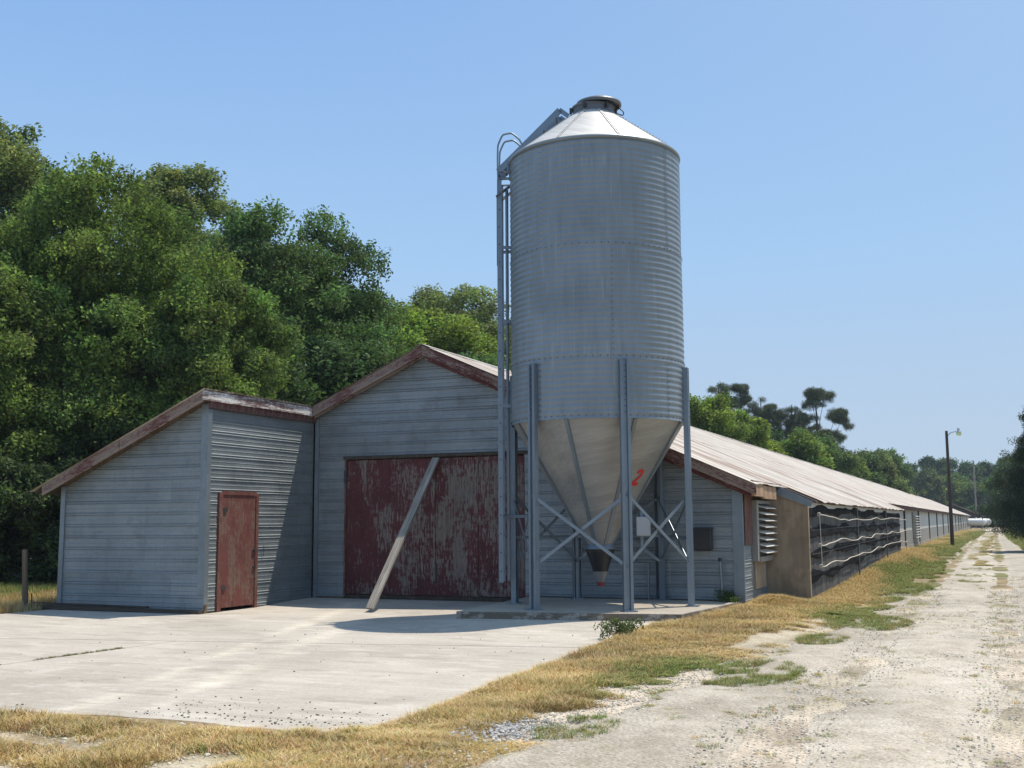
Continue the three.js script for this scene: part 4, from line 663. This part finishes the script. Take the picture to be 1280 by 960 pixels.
  for (let i = 0; i < 5; i++) { const t = 0.08 + i * 0.21, r = lerp(1.76, 0.60, t), y = lerp(8.02, 9.16, t); mesh('rung', rod(er.clone().multiplyScalar(r).addScaledVector(et, -half).setY(y), er.clone().multiplyScalar(r).addScaledVector(et, half).setY(y), 0.014), M.bolt, lad); }
  mesh('conduit', rod(er.clone().multiplyScalar(R + 0.075).addScaledVector(et, -0.02).setY(0.45), er.clone().multiplyScalar(R + 0.075).addScaledVector(et, -0.02).setY(7.75), 0.03), M.steel, lad);
  mesh('pull_rod', rod(er.clone().multiplyScalar(rl + 0.08).addScaledVector(et, half + 0.03).setY(6.35), er.clone().multiplyScalar(rl + 0.08).addScaledVector(et, half + 0.03).setY(7.70), 0.012), M.bolt, lad);
  // junction box on a brace
  const jb = thing('junction_box', 'small grey metal box fixed to the silo braces', 'junction box', [-6.6 + 0.95, 1.52, -19.5 + 0.44]);
  jb.rotation.y = 0.35;
  mesh('housing', new RoundedBoxGeometry(0.24, 0.33, 0.16, 2, 0.012), M.greyBox, jb); mesh('cover', new THREE.BoxGeometry(0.215, 0.305, 0.012).translate(0, 0, 0.085), M.greyBox, jb);
  mesh('bracket', new THREE.BoxGeometry(0.05, 0.6, 0.02).translate(-0.02, -0.05, -0.10), M.steel, jb);
  // painted red number, wrapped on to the cone
  const font = await new FontLoader().loadAsync('fonts/droid/droid_sans_bold.typeface.json');
  const tg = new TextGeometry('2', { font, size: 0.30, depth: 0.002, curveSegments: 8, bevelEnabled: true, bevelSize: 0.005, bevelThickness: 0.0008, bevelSegments: 1 });
  tg.computeBoundingBox(); const bb = tg.boundingBox, p = tg.attributes.position, ac = 26 * D2R, yc = 2.27;
  for (let i = 0; i < p.count; i++) { const y = yc + (p.getY(i) - (bb.min.y + bb.max.y) / 2) * 0.92, xx = (p.getX(i) - (bb.min.x + bb.max.x) / 2) * 0.82 + (y - yc) * 0.22, t = (Y0 + 0.02 - y) / (Y0 + 0.02 - YB), r = lerp(R - 0.03, RB, t) + 0.010 + p.getZ(i), a = ac - xx / r; p.setXYZ(i, Math.cos(a) * r, y - 0.002, Math.sin(a) * r); }
  tg.computeVertexNormals(); mesh('painted_number', tg, M.paintRed, hop);
}

// ---------------------------------------------------------------- trees
function leafClump(n, size, s, narrow = 0.5) {
  reseed(s); const P = [], I = [], K = [], v = V(0, 0, 0), a = V(0, 0, 0), b = V(0, 0, 0);
  for (let k = 0; k < n; k++) {
    do v.set(rr(-1, 1), rr(-1, 1), rr(-1, 1)); while (v.lengthSq() > 1);
    a.set(rr(-1, 1), rr(-0.6, 0.6), rr(-1, 1)).normalize(); b.set(rr(-1.2, 1.2), 0.9, rr(-1.2, 1.2)).cross(a).normalize();
    const L = size * rr(0.7, 1.2), w = L * narrow, o = P.length / 3, m = v.clone().addScaledVector(a, L * 0.5), nn = a.clone().cross(b).multiplyScalar(L * 0.10);
    P.push(v.x, v.y, v.z, m.x + b.x * w * 0.5 + nn.x, m.y + b.y * w * 0.5 + nn.y, m.z + b.z * w * 0.5 + nn.z, v.x + a.x * L, v.y + a.y * L, v.z + a.z * L, m.x - b.x * w * 0.5 + nn.x, m.y - b.y * w * 0.5 + nn.y, m.z - b.z * w * 0.5 + nn.z);
    I.push(o, o + 1, o + 2, o, o + 2, o + 3);
    const kk = 0.5 + 1.15 * Math.pow(rnd(), 1.5), yy = rr(0.9, 1.04); for (let q = 0; q < 4; q++) K.push(kk * yy, kk, kk * rr(0.8, 1));
  }
  const g = new THREE.BufferGeometry(); g.setAttribute('position', new THREE.Float32BufferAttribute(P, 3)); g.setAttribute('color', new THREE.Float32BufferAttribute(K, 3)); g.setIndex(I); const ng = g.toNonIndexed(); ng.computeVertexNormals(); return ng;
}
const CL = { fine: leafClump(16, 0.58, 61), mid: leafClump(17, 0.60, 62), far: leafClump(20, 0.66, 63), needle: leafClump(20, 0.8, 64, 0.09), cedar: leafClump(34, 0.6, 65, 0.22) };
function limbs(parent, base, top, r, ends, mat) {
  const mid = base.clone().lerp(top, 0.5).add(V(rr(-0.15, 0.15), 0, rr(-0.15, 0.15)));
  const taper = (pts, r0, r1, seg) => { const c = new THREE.CatmullRomCurve3(pts), n = 10, g = new THREE.TubeGeometry(c, n, 1, seg), p = g.attributes.position; for (let i = 0; i <= n; i++) { const ctr = c.getPointAt(i / n), rad = lerp(r0, r1, i / n); for (let j = 0; j <= seg; j++) { const k = i * (seg + 1) + j, q = V(p.getX(k), p.getY(k), p.getZ(k)).sub(ctr).multiplyScalar(rad).add(ctr); p.setXYZ(k, q.x, q.y, q.z); } } g.computeVertexNormals(); return g; };
  mesh('trunk', taper([base, mid, top], r, r * 0.25, 9), mat, parent);
  for (const e of ends) { const t = clamp((e.y - base.y) / (top.y - base.y) * 0.62, 0.18, 0.85), s = new THREE.CatmullRomCurve3([base, mid, top]).getPointAt(t), m = s.clone().lerp(e, 0.5).add(V(rr(-0.3, 0.3), rr(-0.1, 0.35), rr(-0.3, 0.3))); mesh('limb', taper([s, m, e], r * 0.42 * (1 - t * 0.5), r * 0.08, 6), mat, parent); }
}
// leafy tree: lobes of foliage round a branching trunk
function tree(name, label, group, x, z, { h, r, low = 0.15, n = 3000, cs = 0.3, clump = 'fine', col = [0.07, 0.11, 0.025], lobes = 16, s = 1, ry = 1, spread = 0.25, nl = 7, tr = 0.2, mat = M.leaf }) {
  reseed(s + 100); const y0 = groundY(x, z) - 0.05, o = thing(name, label, 'tree', [x, y0, z], group);
  const cy = h * (1 + low) / 2, H = h * (1 - low) / 2, L = [];
  L.push({ c: V(0, cy, 0), R: Math.min(r, H) * 0.62 });
  for (let i = 0; i < lobes; i++) { const a = i * 2.4 + rr(-0.4, 0.4), t = (i + 0.5) / lobes * 2 - 1, k = Math.sqrt(Math.max(0.05, 1 - t * t * 0.85)) * rr(0.5, 0.78); const R = r * rr(0.20, 0.40); L.push({ c: V(Math.cos(a) * r * k * ry, clamp(cy + t * (H - R * 0.75), R * 0.5, h - R * 0.8), Math.sin(a) * r * k), R }); }
  L.push({ c: V(rr(-0.2, 0.2) * r, h - r * 0.34, rr(-0.2, 0.2) * r), R: r * 0.36 });
  const ends = L.slice(1).filter((l) => l.c.y > h * 0.25).slice(0, nl).map((l) => l.c.clone());
  limbs(o, V(0, 0, 0), V(rr(-0.2, 0.2), h * 0.86, rr(-0.2, 0.2)), tr, ends, M.bark);
  // puffs: tufts of leaves at the branch ends, set over the lobes, fuller on top than below
  const puffs = [], pr = clamp(r * 0.2, 0.05, 0.95) * (h < 1 ? 1.6 : 1);
  for (const l of L) { const m = Math.max(3, Math.round(5.2 * (l.R / pr) ** 2 * 0.48)); for (let i = 0; i < m; i++) { const u = rr(-0.75, 1), a = rr(0, 6.283), q = Math.sqrt(1 - u * u), k = rr(0.72, 1.08), c = V(Math.cos(a) * q * l.R * k, u * l.R * k, Math.sin(a) * q * l.R * k).add(l.c); if (c.y < pr * 0.4 || c.y > h) continue; let deep = 0; for (const f of L) if (f !== l && f.c.distanceToSquared(c) < (f.R * 0.6) ** 2) deep = 1; if (deep) continue; const kk = rr(0.72, 1.3); puffs.push({ c, R: pr * rr(0.55, 1.3), t: [kk * rr(0.86, 1.06), kk, kk * rr(0.8, 1.1)] }); } }
  const list = [], area = puffs.reduce((q, l) => q + l.R * l.R, 0);
  for (const f of puffs) { const m = Math.max(4, Math.round(n * f.R * f.R / area)); for (let i = 0; i < m; i++) {
    let u = rr(-1, 1); if (u < 0 && rnd() < 0.45) u = -u; const a = rr(0, 6.283), q = Math.sqrt(1 - u * u), rad = f.R * (rnd() < 0.75 ? rr(0.7, 1.05) : rr(0.2, 0.8)) * (rnd() < 0.06 ? rr(1, 1.5) : 1);
    const p = V(Math.cos(a) * q * rad, u * rad * 0.72, Math.sin(a) * q * rad).add(f.c); if (p.y < 0.05 * h) continue;
    const b = rr(0.6, 1.45); list.push({ x: p.x, y: p.y, z: p.z, rx: rr(-0.6, 0.6), ry: rr(-3.1, 3.1), rz: rr(-0.6, 0.6), s: cs * rr(0.7, 1.25), c: [col[0] * b * f.t[0] * rr(0.88, 1.1), col[1] * b * f.t[1], col[2] * b * f.t[2]] });
  } }
  scatter('crown', CL[clump], mat, list, o); return o;
}
const G1 = 'leafy trees of the wood behind the barn wing';
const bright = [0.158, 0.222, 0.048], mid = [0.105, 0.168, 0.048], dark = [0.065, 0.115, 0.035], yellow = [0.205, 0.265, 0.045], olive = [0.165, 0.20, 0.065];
tree('leafy_tree', 'large bright green tree with forked limbs directly behind the barn wing', G1, -25.6, -27.0, { h: 12.4, r: 4.3, low: 0.0, n: 15000, cs: 0.26, col: bright, lobes: 64, s: 1, tr: 0.26, nl: 14 });
tree('leafy_tree', 'rounded bright green tree between the wing roof and the taller trees', G1, -20.9, -26.6, { h: 8.7, r: 2.3, low: 0.05, n: 6500, cs: 0.25, col: bright, lobes: 28, s: 2, tr: 0.14 });
tree('leafy_tree', 'green tree overhanging the grass beside the fence post', G1, -26.2, -22.6, { h: 9.2, r: 2.7, low: 0.06, n: 7000, cs: 0.26, col: bright, lobes: 32, s: 3, tr: 0.16 });
tree('oak_tree', 'olive green oak rising above the bright tree behind the wing', G1, -32.8, -39.3, { h: 17.2, r: 3.4, low: 0.3, n: 6500, cs: 0.32, clump: 'mid', col: olive, lobes: 32, s: 4, tr: 0.25 });
tree('oak_tree', 'tall olive oak behind the fence post, topmost of the wood', G1, -37.6, -33.4, { h: 18.0, r: 3.6, low: 0.3, n: 6500, cs: 0.32, clump: 'mid', col: olive, lobes: 32, s: 5, tr: 0.25 });
tree('leafy_tree', 'large dark green tree behind the step in the barn roof', G1, -25.2, -36.2, { h: 13.3, r: 4.4, low: 0.02, n: 13000, cs: 0.29, col: mid, lobes: 54, s: 6, tr: 0.24 });
tree('leafy_tree', 'medium green tree sloping down towards the barn ridge', G1, -24.0, -40.0, { h: 10.6, r: 2.9, low: 0.05, n: 6000, cs: 0.30, col: mid, lobes: 28, s: 7, tr: 0.16 });
tree('leafy_tree', 'yellow green tree just beyond the gable peak', G1, -27.3, -52.0, { h: 12.6, r: 3.9, low: 0.1, n: 7500, cs: 0.36, clump: 'mid', col: yellow, lobes: 36, s: 8, tr: 0.2 });
tree('oak_tree', 'broad olive oak behind the yellow green tree at the gable', G1, -34.6, -70.5, { h: 18.0, r: 4.6, low: 0.2, n: 6500, cs: 0.45, clump: 'mid', col: olive, lobes: 40, s: 9, tr: 0.3 });
tree('oak_tree', 'olive oak showing between the ladder and the gable', G1, -31.0, -76.0, { h: 16.6, r: 3.9, low: 0.2, n: 5000, cs: 0.45, clump: 'mid', col: olive, lobes: 32, s: 10, tr: 0.3 });
tree('leafy_tree', 'green tree behind the silo ladder above the roof', G1, -24.0, -62.0, { h: 11.8, r: 3.4, low: 0.1, n: 5000, cs: 0.38, clump: 'mid', col: bright, lobes: 28, s: 11, tr: 0.2 });
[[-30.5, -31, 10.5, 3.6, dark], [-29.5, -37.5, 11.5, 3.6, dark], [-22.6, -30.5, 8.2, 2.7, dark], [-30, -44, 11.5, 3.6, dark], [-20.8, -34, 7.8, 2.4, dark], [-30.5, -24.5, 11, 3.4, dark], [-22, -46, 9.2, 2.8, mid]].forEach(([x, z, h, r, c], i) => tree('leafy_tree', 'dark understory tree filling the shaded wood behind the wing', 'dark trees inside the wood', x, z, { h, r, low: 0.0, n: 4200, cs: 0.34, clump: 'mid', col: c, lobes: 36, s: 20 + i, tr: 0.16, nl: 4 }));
[[-21.6, -22.6, 2.6, 1.5], [-23.6, -21.6, 3.2, 1.7], [-20.4, -23.8, 3.0, 1.5], [-25.8, -20.2, 3.0, 1.8], [-19.0, -25.0, 3.6, 1.4], [-22.4, -24.6, 4.4, 1.8], [-28.2, -19.6, 3.4, 1.9]].forEach(([x, z, h, r], i) => { const o = tree('shrub', 'dense dark shrub at the edge of the wood by the mown grass', 'shrubs along the wood edge', x, z, { h, r, low: -0.1, n: 2600, cs: 0.26, col: [0.06, 0.095, 0.025], lobes: 12, s: 40 + i, tr: 0.05, nl: 4 }); o.userData.category = 'shrub'; });
// behind the long roof
const G2 = 'trees behind the long barn roof';
tree('leafy_tree', 'bright yellow green tree beside the silo above the long roof', G2, -17.6, -75.5, { h: 10.0, r: 2.9, low: 0.1, n: 4200, cs: 0.36, clump: 'mid', col: yellow, lobes: 28, s: 50 });
tree('leafy_tree', 'yellow green tree next to the pines above the long roof', G2, -16.6, -83, { h: 9.2, r: 2.6, low: 0.1, n: 3600, cs: 0.36, clump: 'mid', col: yellow, lobes: 12, s: 51 });
tree('leafy_tree', 'mid green tree low in front of the pines', G2, -15.4, -97, { h: 8.8, r: 3.2, low: 0.1, n: 3600, cs: 0.40, clump: 'mid', col: bright, lobes: 28, s: 52 });
tree('leafy_tree', 'mid green tree under the tallest pine', G2, -15.2, -112, { h: 9.2, r: 3.2, low: 0.1, n: 3400, cs: 0.42, clump: 'mid', col: mid, lobes: 12, s: 53 });
[[-17.0, -122, 10.5, 3.4, mid], [-15.4, -128, 8.8, 3.2, bright], [-15.6, -142, 9.8, 3.8, mid], [-15.2, -158, 10.6, 4.2, olive], [-15.8, -176, 11.6, 4.6, mid], [-17.5, -195, 13, 4.8, bright]].forEach(([x, z, h, r, c], i) => tree('leafy_tree', ['small round tree hugging the roof beyond the pines', 'light green bushy tree at the right foot of the pines', 'mid green tree in the row after the pines', 'olive tree in the row above the far roof', 'tall mid green tree above the far roof', 'bright green tree where the wood meets the far belt'][i], G2, x, z, { h, r, low: 0.1, n: 2800, cs: 0.5, clump: 'far', col: c, lobes: 28, s: 60 + i, nl: 4 }));
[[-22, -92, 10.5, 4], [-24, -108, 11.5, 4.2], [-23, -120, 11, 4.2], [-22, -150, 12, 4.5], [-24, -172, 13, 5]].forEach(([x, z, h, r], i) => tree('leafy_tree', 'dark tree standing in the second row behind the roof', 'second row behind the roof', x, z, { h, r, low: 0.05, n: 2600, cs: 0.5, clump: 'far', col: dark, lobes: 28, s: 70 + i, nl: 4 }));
function pine(label, x, z, h, pads, s, r = 0.2) {
  reseed(s + 300); const y0 = groundY(x, z) - 0.05, o = thing('pine_tree', label, 'tree', [x, y0, z], 'loblolly pines above the roof');
  const bend = rr(-0.4, 0.4); limbs(o, V(0, 0, 0), V(bend, h * 0.985, 0), r, pads.map(([dx, y, dz]) => V(dx, y * h, dz)), M.barkPine);
  const more = pads.slice(); for (let i = 0; i < 7; i++) { const q = pads[Math.floor(rnd() * pads.length)]; more.push([q[0] + rr(-1, 1) * q[3] * 0.8, q[1] + rr(-0.05, 0.03), q[2] + rr(-1, 1) * q[3] * 0.8, rr(0.4, 0.8), 0.5, 45]); }
  const list = []; for (const [dx, y, dz, R, fl, n] of more) {
    const sub = []; const ns = Math.round(8 + R * 8); for (let i = 0; i < ns; i++) { let v; do v = V(rr(-1, 1), rr(-1, 1), rr(-1, 1)); while (v.lengthSq() > 1); sub.push([v, rr(0.14, 0.3)]); }
    for (let i = 0; i < n * 1.6; i++) { const [c, q] = sub[Math.floor(rnd() * ns)]; let v; do v = V(rr(-1, 1), rr(-1, 1), rr(-1, 1)); while (v.lengthSq() > 1); const b = rr(0.6, 1.4); list.push({ x: dx + (c.x + v.x * q) * R, y: y * h + (c.y * fl + v.y * q * 0.6) * R, z: dz + (c.z + v.z * q) * R, rx: rr(-3, 3), ry: rr(-3, 3), rz: rr(-3, 3), s: rr(0.2, 0.36), c: [0.13 * b, 0.16 * b, 0.085 * b] }); }
  }
  scatter('crown', CL.needle, M.needle, list, o);
}
pine('tall pine with a round open top beside the silo leg', -27.6, -125.2, 17.2, [[0, 0.93, 0, 1.5, 0.7, 240], [-0.9, 0.86, 0.2, 1.2, 0.6, 160], [1.0, 0.86, 0, 1.2, 0.6, 160], [0.1, 0.79, 0.4, 1.6, 0.5, 160], [0, 0.70, 0, 1.7, 0.6, 160], [0.3, 0.60, 0, 2.0, 0.7, 260]], 1);
pine('slim pine with a small round top next to the round topped pine', -25.7, -126, 17.2, [[0, 0.95, 0, 0.95, 0.8, 170], [0.4, 0.88, 0, 0.8, 0.6, 80], [-0.3, 0.80, 0, 1.0, 0.5, 80], [0.2, 0.68, 0, 1.6, 0.7, 200], [0, 0.58, 0, 2.0, 0.7, 240]], 2);
pine('bushy pine with a broad dark crown next to the slim pine', -24.4, -131.7, 16.2, [[0, 0.91, 0, 1.7, 0.6, 320], [0.9, 0.83, 0, 1.8, 0.6, 300], [-0.9, 0.80, 0, 1.7, 0.6, 280], [0.2, 0.70, 0, 2.4, 0.7, 420], [0, 0.58, 0, 2.5, 0.8, 400]], 3);
pine('rounded dense dark pine between the broad pine and the tallest pine', -21.4, -133, 15.4, [[0, 0.90, 0, 1.7, 0.6, 340], [1.1, 0.82, 0, 1.8, 0.7, 320], [-1.2, 0.78, 0, 1.9, 0.7, 320], [0.4, 0.68, 0, 2.6, 0.8, 480], [0, 0.55, 0, 2.8, 0.8, 420]], 4);
pine('pine with a flat bare limbed crown standing out against the sky', -17.6, -129.5, 16.7, [[-0.5, 0.955, 0, 1.0, 0.45, 140], [0.7, 0.93, 0, 1.2, 0.4, 150], [-0.7, 0.885, 0, 1.2, 0.4, 120], [1.9, 0.81, 0, 1.4, 0.35, 170], [2.6, 0.77, 0.3, 0.8, 0.35, 70], [-1.3, 0.79, 0, 1.2, 0.4, 130]], 5);
pine('dense dark pine with a lumpy cone at the end of the pine group', -17.2, -131.5, 12.3, [[-0.9, 0.93, 0, 1.5, 0.7, 330], [0.5, 0.86, 0, 1.7, 0.7, 360], [1.9, 0.70, 0, 1.7, 0.7, 340], [-1.6, 0.76, 0, 1.8, 0.7, 340], [0.4, 0.66, 0, 2.4, 0.8, 480], [2.6, 0.58, 0, 1.5, 0.6, 220], [0, 0.5, 0, 2.9, 0.7, 380]], 6);
// far belt across the end of the lane
reseed(400);
{
  const G3 = 'trees of the far belt across the end of the lane', cols = [mid, bright, dark, olive, mid, bright];
  for (let row = 0; row < 2; row++) for (let i = 0; i < 15; i++) {
    const x = -48 + i * 4.6 + rr(-1.2, 1.2) + row * 2, z = row ? -285 + rr(-6, 6) : -325 + rr(-8, 8), h = (row ? rr(9, 13.5) : rr(16.5, 19.5)) * (i < 3 ? 0.92 : 1), sd = seed;
    tree('leafy_tree', row ? 'smaller green tree in the front row of the far belt' : 'tall green tree in the back row of the far belt', G3 + (row ? ', front row' : ', back row'), x, z, { h, r: rr(3.2, 4.6), low: 0.02, n: 1500, cs: 0.8, clump: 'far', col: cols[(i * 2 + row) % 6], lobes: 28, s: 400 + row * 40 + i, nl: 3 }); seed = sd + 5;
  }
  tree('leafy_tree', 'dark spreading tree at the end of the lane beside the evergreen', G3, 4.2, -170, { h: 10, r: 4.4, low: 0.05, n: 3600, cs: 0.5, clump: 'far', col: mid, lobes: 32, s: 480, nl: 4 });
  for (let i = 0; i < 5; i++) tree('shrub', 'low dark shrub closing the far end of the lane', 'shrubs at the end of the lane', -5 + i * 3.2, -268 + (i % 2) * 5, { h: 4.2, r: 2.6, low: -0.1, n: 700, cs: 0.7, clump: 'far', col: dark, lobes: 9, s: 490 + i, nl: 2 }).userData.category = 'shrub';
}
{ // evergreen by the lane
  reseed(520); const x = 3.25, z = -64, o = thing('cedar_tree', 'dark evergreen with long drooping branches beside the lane', 'tree', [x, groundY(x, z) - 0.05, z]);
  limbs(o, V(0, 0, 0), V(0.1, 7.9, 0), 0.2, [], M.bark);
  const list = [];
  for (let k = 0; k < 120; k++) {
    const t = k / 120, y = 0.5 + t * 7.2, a = k * 2.4 + rr(-0.3, 0.3), L = (3.3 * Math.pow(1 - t, 0.6) + 0.4) * rr(0.72, 1.12), e = V(Math.cos(a) * L, y + L * rr(0.08, 0.3), Math.sin(a) * L), s = V(0.02, y - 0.1, 0);
    mesh('branch', rod(s, e, 0.03, 0.008, 5), M.bark, o);
    for (let i = 0; i < 44; i++) { const q = Math.pow(rnd(), 0.6), p = s.clone().lerp(e, q), w = 0.15 + 0.45 * (1 - Math.abs(q - 0.6)), b = rr(0.6, 1.3); list.push({ x: p.x + rr(-w, w), y: p.y + rr(-0.25, 0.12), z: p.z + rr(-w, w), rx: rr(-3, 3), ry: rr(-3, 3), rz: rr(-3, 3), s: rr(0.16, 0.30), c: [0.045 * b, 0.068 * b, 0.034 * b] }); }
  }
  scatter('crown', CL.cedar, M.needle, list, o);
}
// weeds at the pad edge and by the barn corner
{ const w = tree('weed', 'small leafy weed where dry grass meets the concrete yard', 'weeds', -4.98, -15.6, { h: 0.26, r: 0.30, low: 0.0, n: 90, cs: 0.07, col: [0.10, 0.13, 0.035], lobes: 7, s: 600, tr: 0.006, nl: 4, spread: 0.6 }); w.userData.category = 'plant'; w.userData.group = undefined; }
{ const w = tree('weed', 'green weed at the foot of the siding by the capped pipe', 'weeds', -4.62, -20.98, { h: 0.24, r: 0.22, low: 0.0, n: 60, cs: 0.07, col: [0.10, 0.14, 0.035], lobes: 6, s: 601, tr: 0.005, nl: 3, spread: 0.6 }); w.userData.category = 'plant'; w.position.y = 0.05; }

// ---------------------------------------------------------------- far things along the lane
{
  const lp = thing('lamp_pole', 'dark wooden pole with a yard lamp on a curved arm', 'lamp pole', [-2.55, -0.12, -78]);
  mesh('pole', rod(V(0, 0, 0), V(0.0, 7.45, 0.05), 0.125, 0.085, 12), M.darkWood, lp);
  mesh('arm', tube([V(0.06, 7.12, 0.05), V(0.25, 7.32, 0.05), V(0.55, 7.38, 0.05), V(0.72, 7.36, 0.05)], 0.025, 6, 12), M.steel, lp);
  const head = mesh('lamp_head', new THREE.LatheGeometry([[0.02, 7.62], [0.08, 7.60], [0.10, 7.42], [0.17, 7.36], [0.17, 7.33], [0.1, 7.33]].map(([x, y]) => new THREE.Vector2(x, y)), 16).translate(0.74, 0, 0.05), M.greyBox, lp);
  mesh('lens', new THREE.LatheGeometry([[0.15, 7.33], [0.165, 7.22], [0.12, 7.12], [0, 7.10]].map(([x, y]) => new THREE.Vector2(x, y)), 16).translate(0.74, 0, 0.05), new THREE.MeshPhysicalMaterial({ color: lin(0.80, 0.90, 0.62), transmission: 0.5, roughness: 0.3, thickness: 0, side: THREE.DoubleSide }), head);
  const up = thing('utility_pole', 'bare grey utility pole before the far trees', 'utility pole', [-3.15, -0.1, -240]);
  mesh('pole', rod(V(0, 0, 0), V(0, 13.2, 0), 0.19, 0.13, 10), M.greyWood, up); mesh('pole_cap', rod(V(0, 13.2, 0), V(0, 13.3, 0), 0.15, 0.04, 10), M.bolt, up);
  [['front white propane tank at the far end of the long barn', -2.9, -212], ['rear white propane tank behind the other at the far barn end', -2.2, -221]].forEach(([label, x, z]) => {
    const t = thing('propane_tank', label, 'tank', [x, -0.1, z]);
    mesh('tank', new THREE.CapsuleGeometry(0.62, 2.2, 8, 20).rotateZ(Math.PI / 2).translate(0, 1.25, 0), M.whitePlastic, t);
    for (const q of [-0.9, 0.9]) mesh('foot', new THREE.BoxGeometry(0.18, 0.75, 0.9).translate(q, 0.37, 0), M.slab, t);
    mesh('dome', new THREE.CylinderGeometry(0.16, 0.18, 0.2, 14).translate(0, 1.94, 0), M.whitePlastic, t);
  });
  const b2 = thing('far_barn', 'dark roofed barn beyond the white tanks', 'barn', [0, 0, 0]);
  const ax = -13.5, bx = -2.1, rx = -7.8, za = -238, zb = -262;
  mesh('wall', prism([[ax, -0.1], [bx, -0.1], [bx, 2.2], [rx, 4.7], [ax, 2.2]], za, zb), M.darkWood, b2);
  mesh('roof', prism([[rx, 4.72], [bx + 0.5, 2.0], [bx + 0.5, 2.1], [rx, 4.86], [ax - 0.5, 2.1], [ax - 0.5, 2.0]], za + 0.4, zb), M.roofRust, b2);
  mesh('door', new THREE.BoxGeometry(2.4, 1.9, 0.08).translate(-4.6, 0.9, za + 0.06), M.doorRedA, b2);
}
renderer.render(scene, camera);
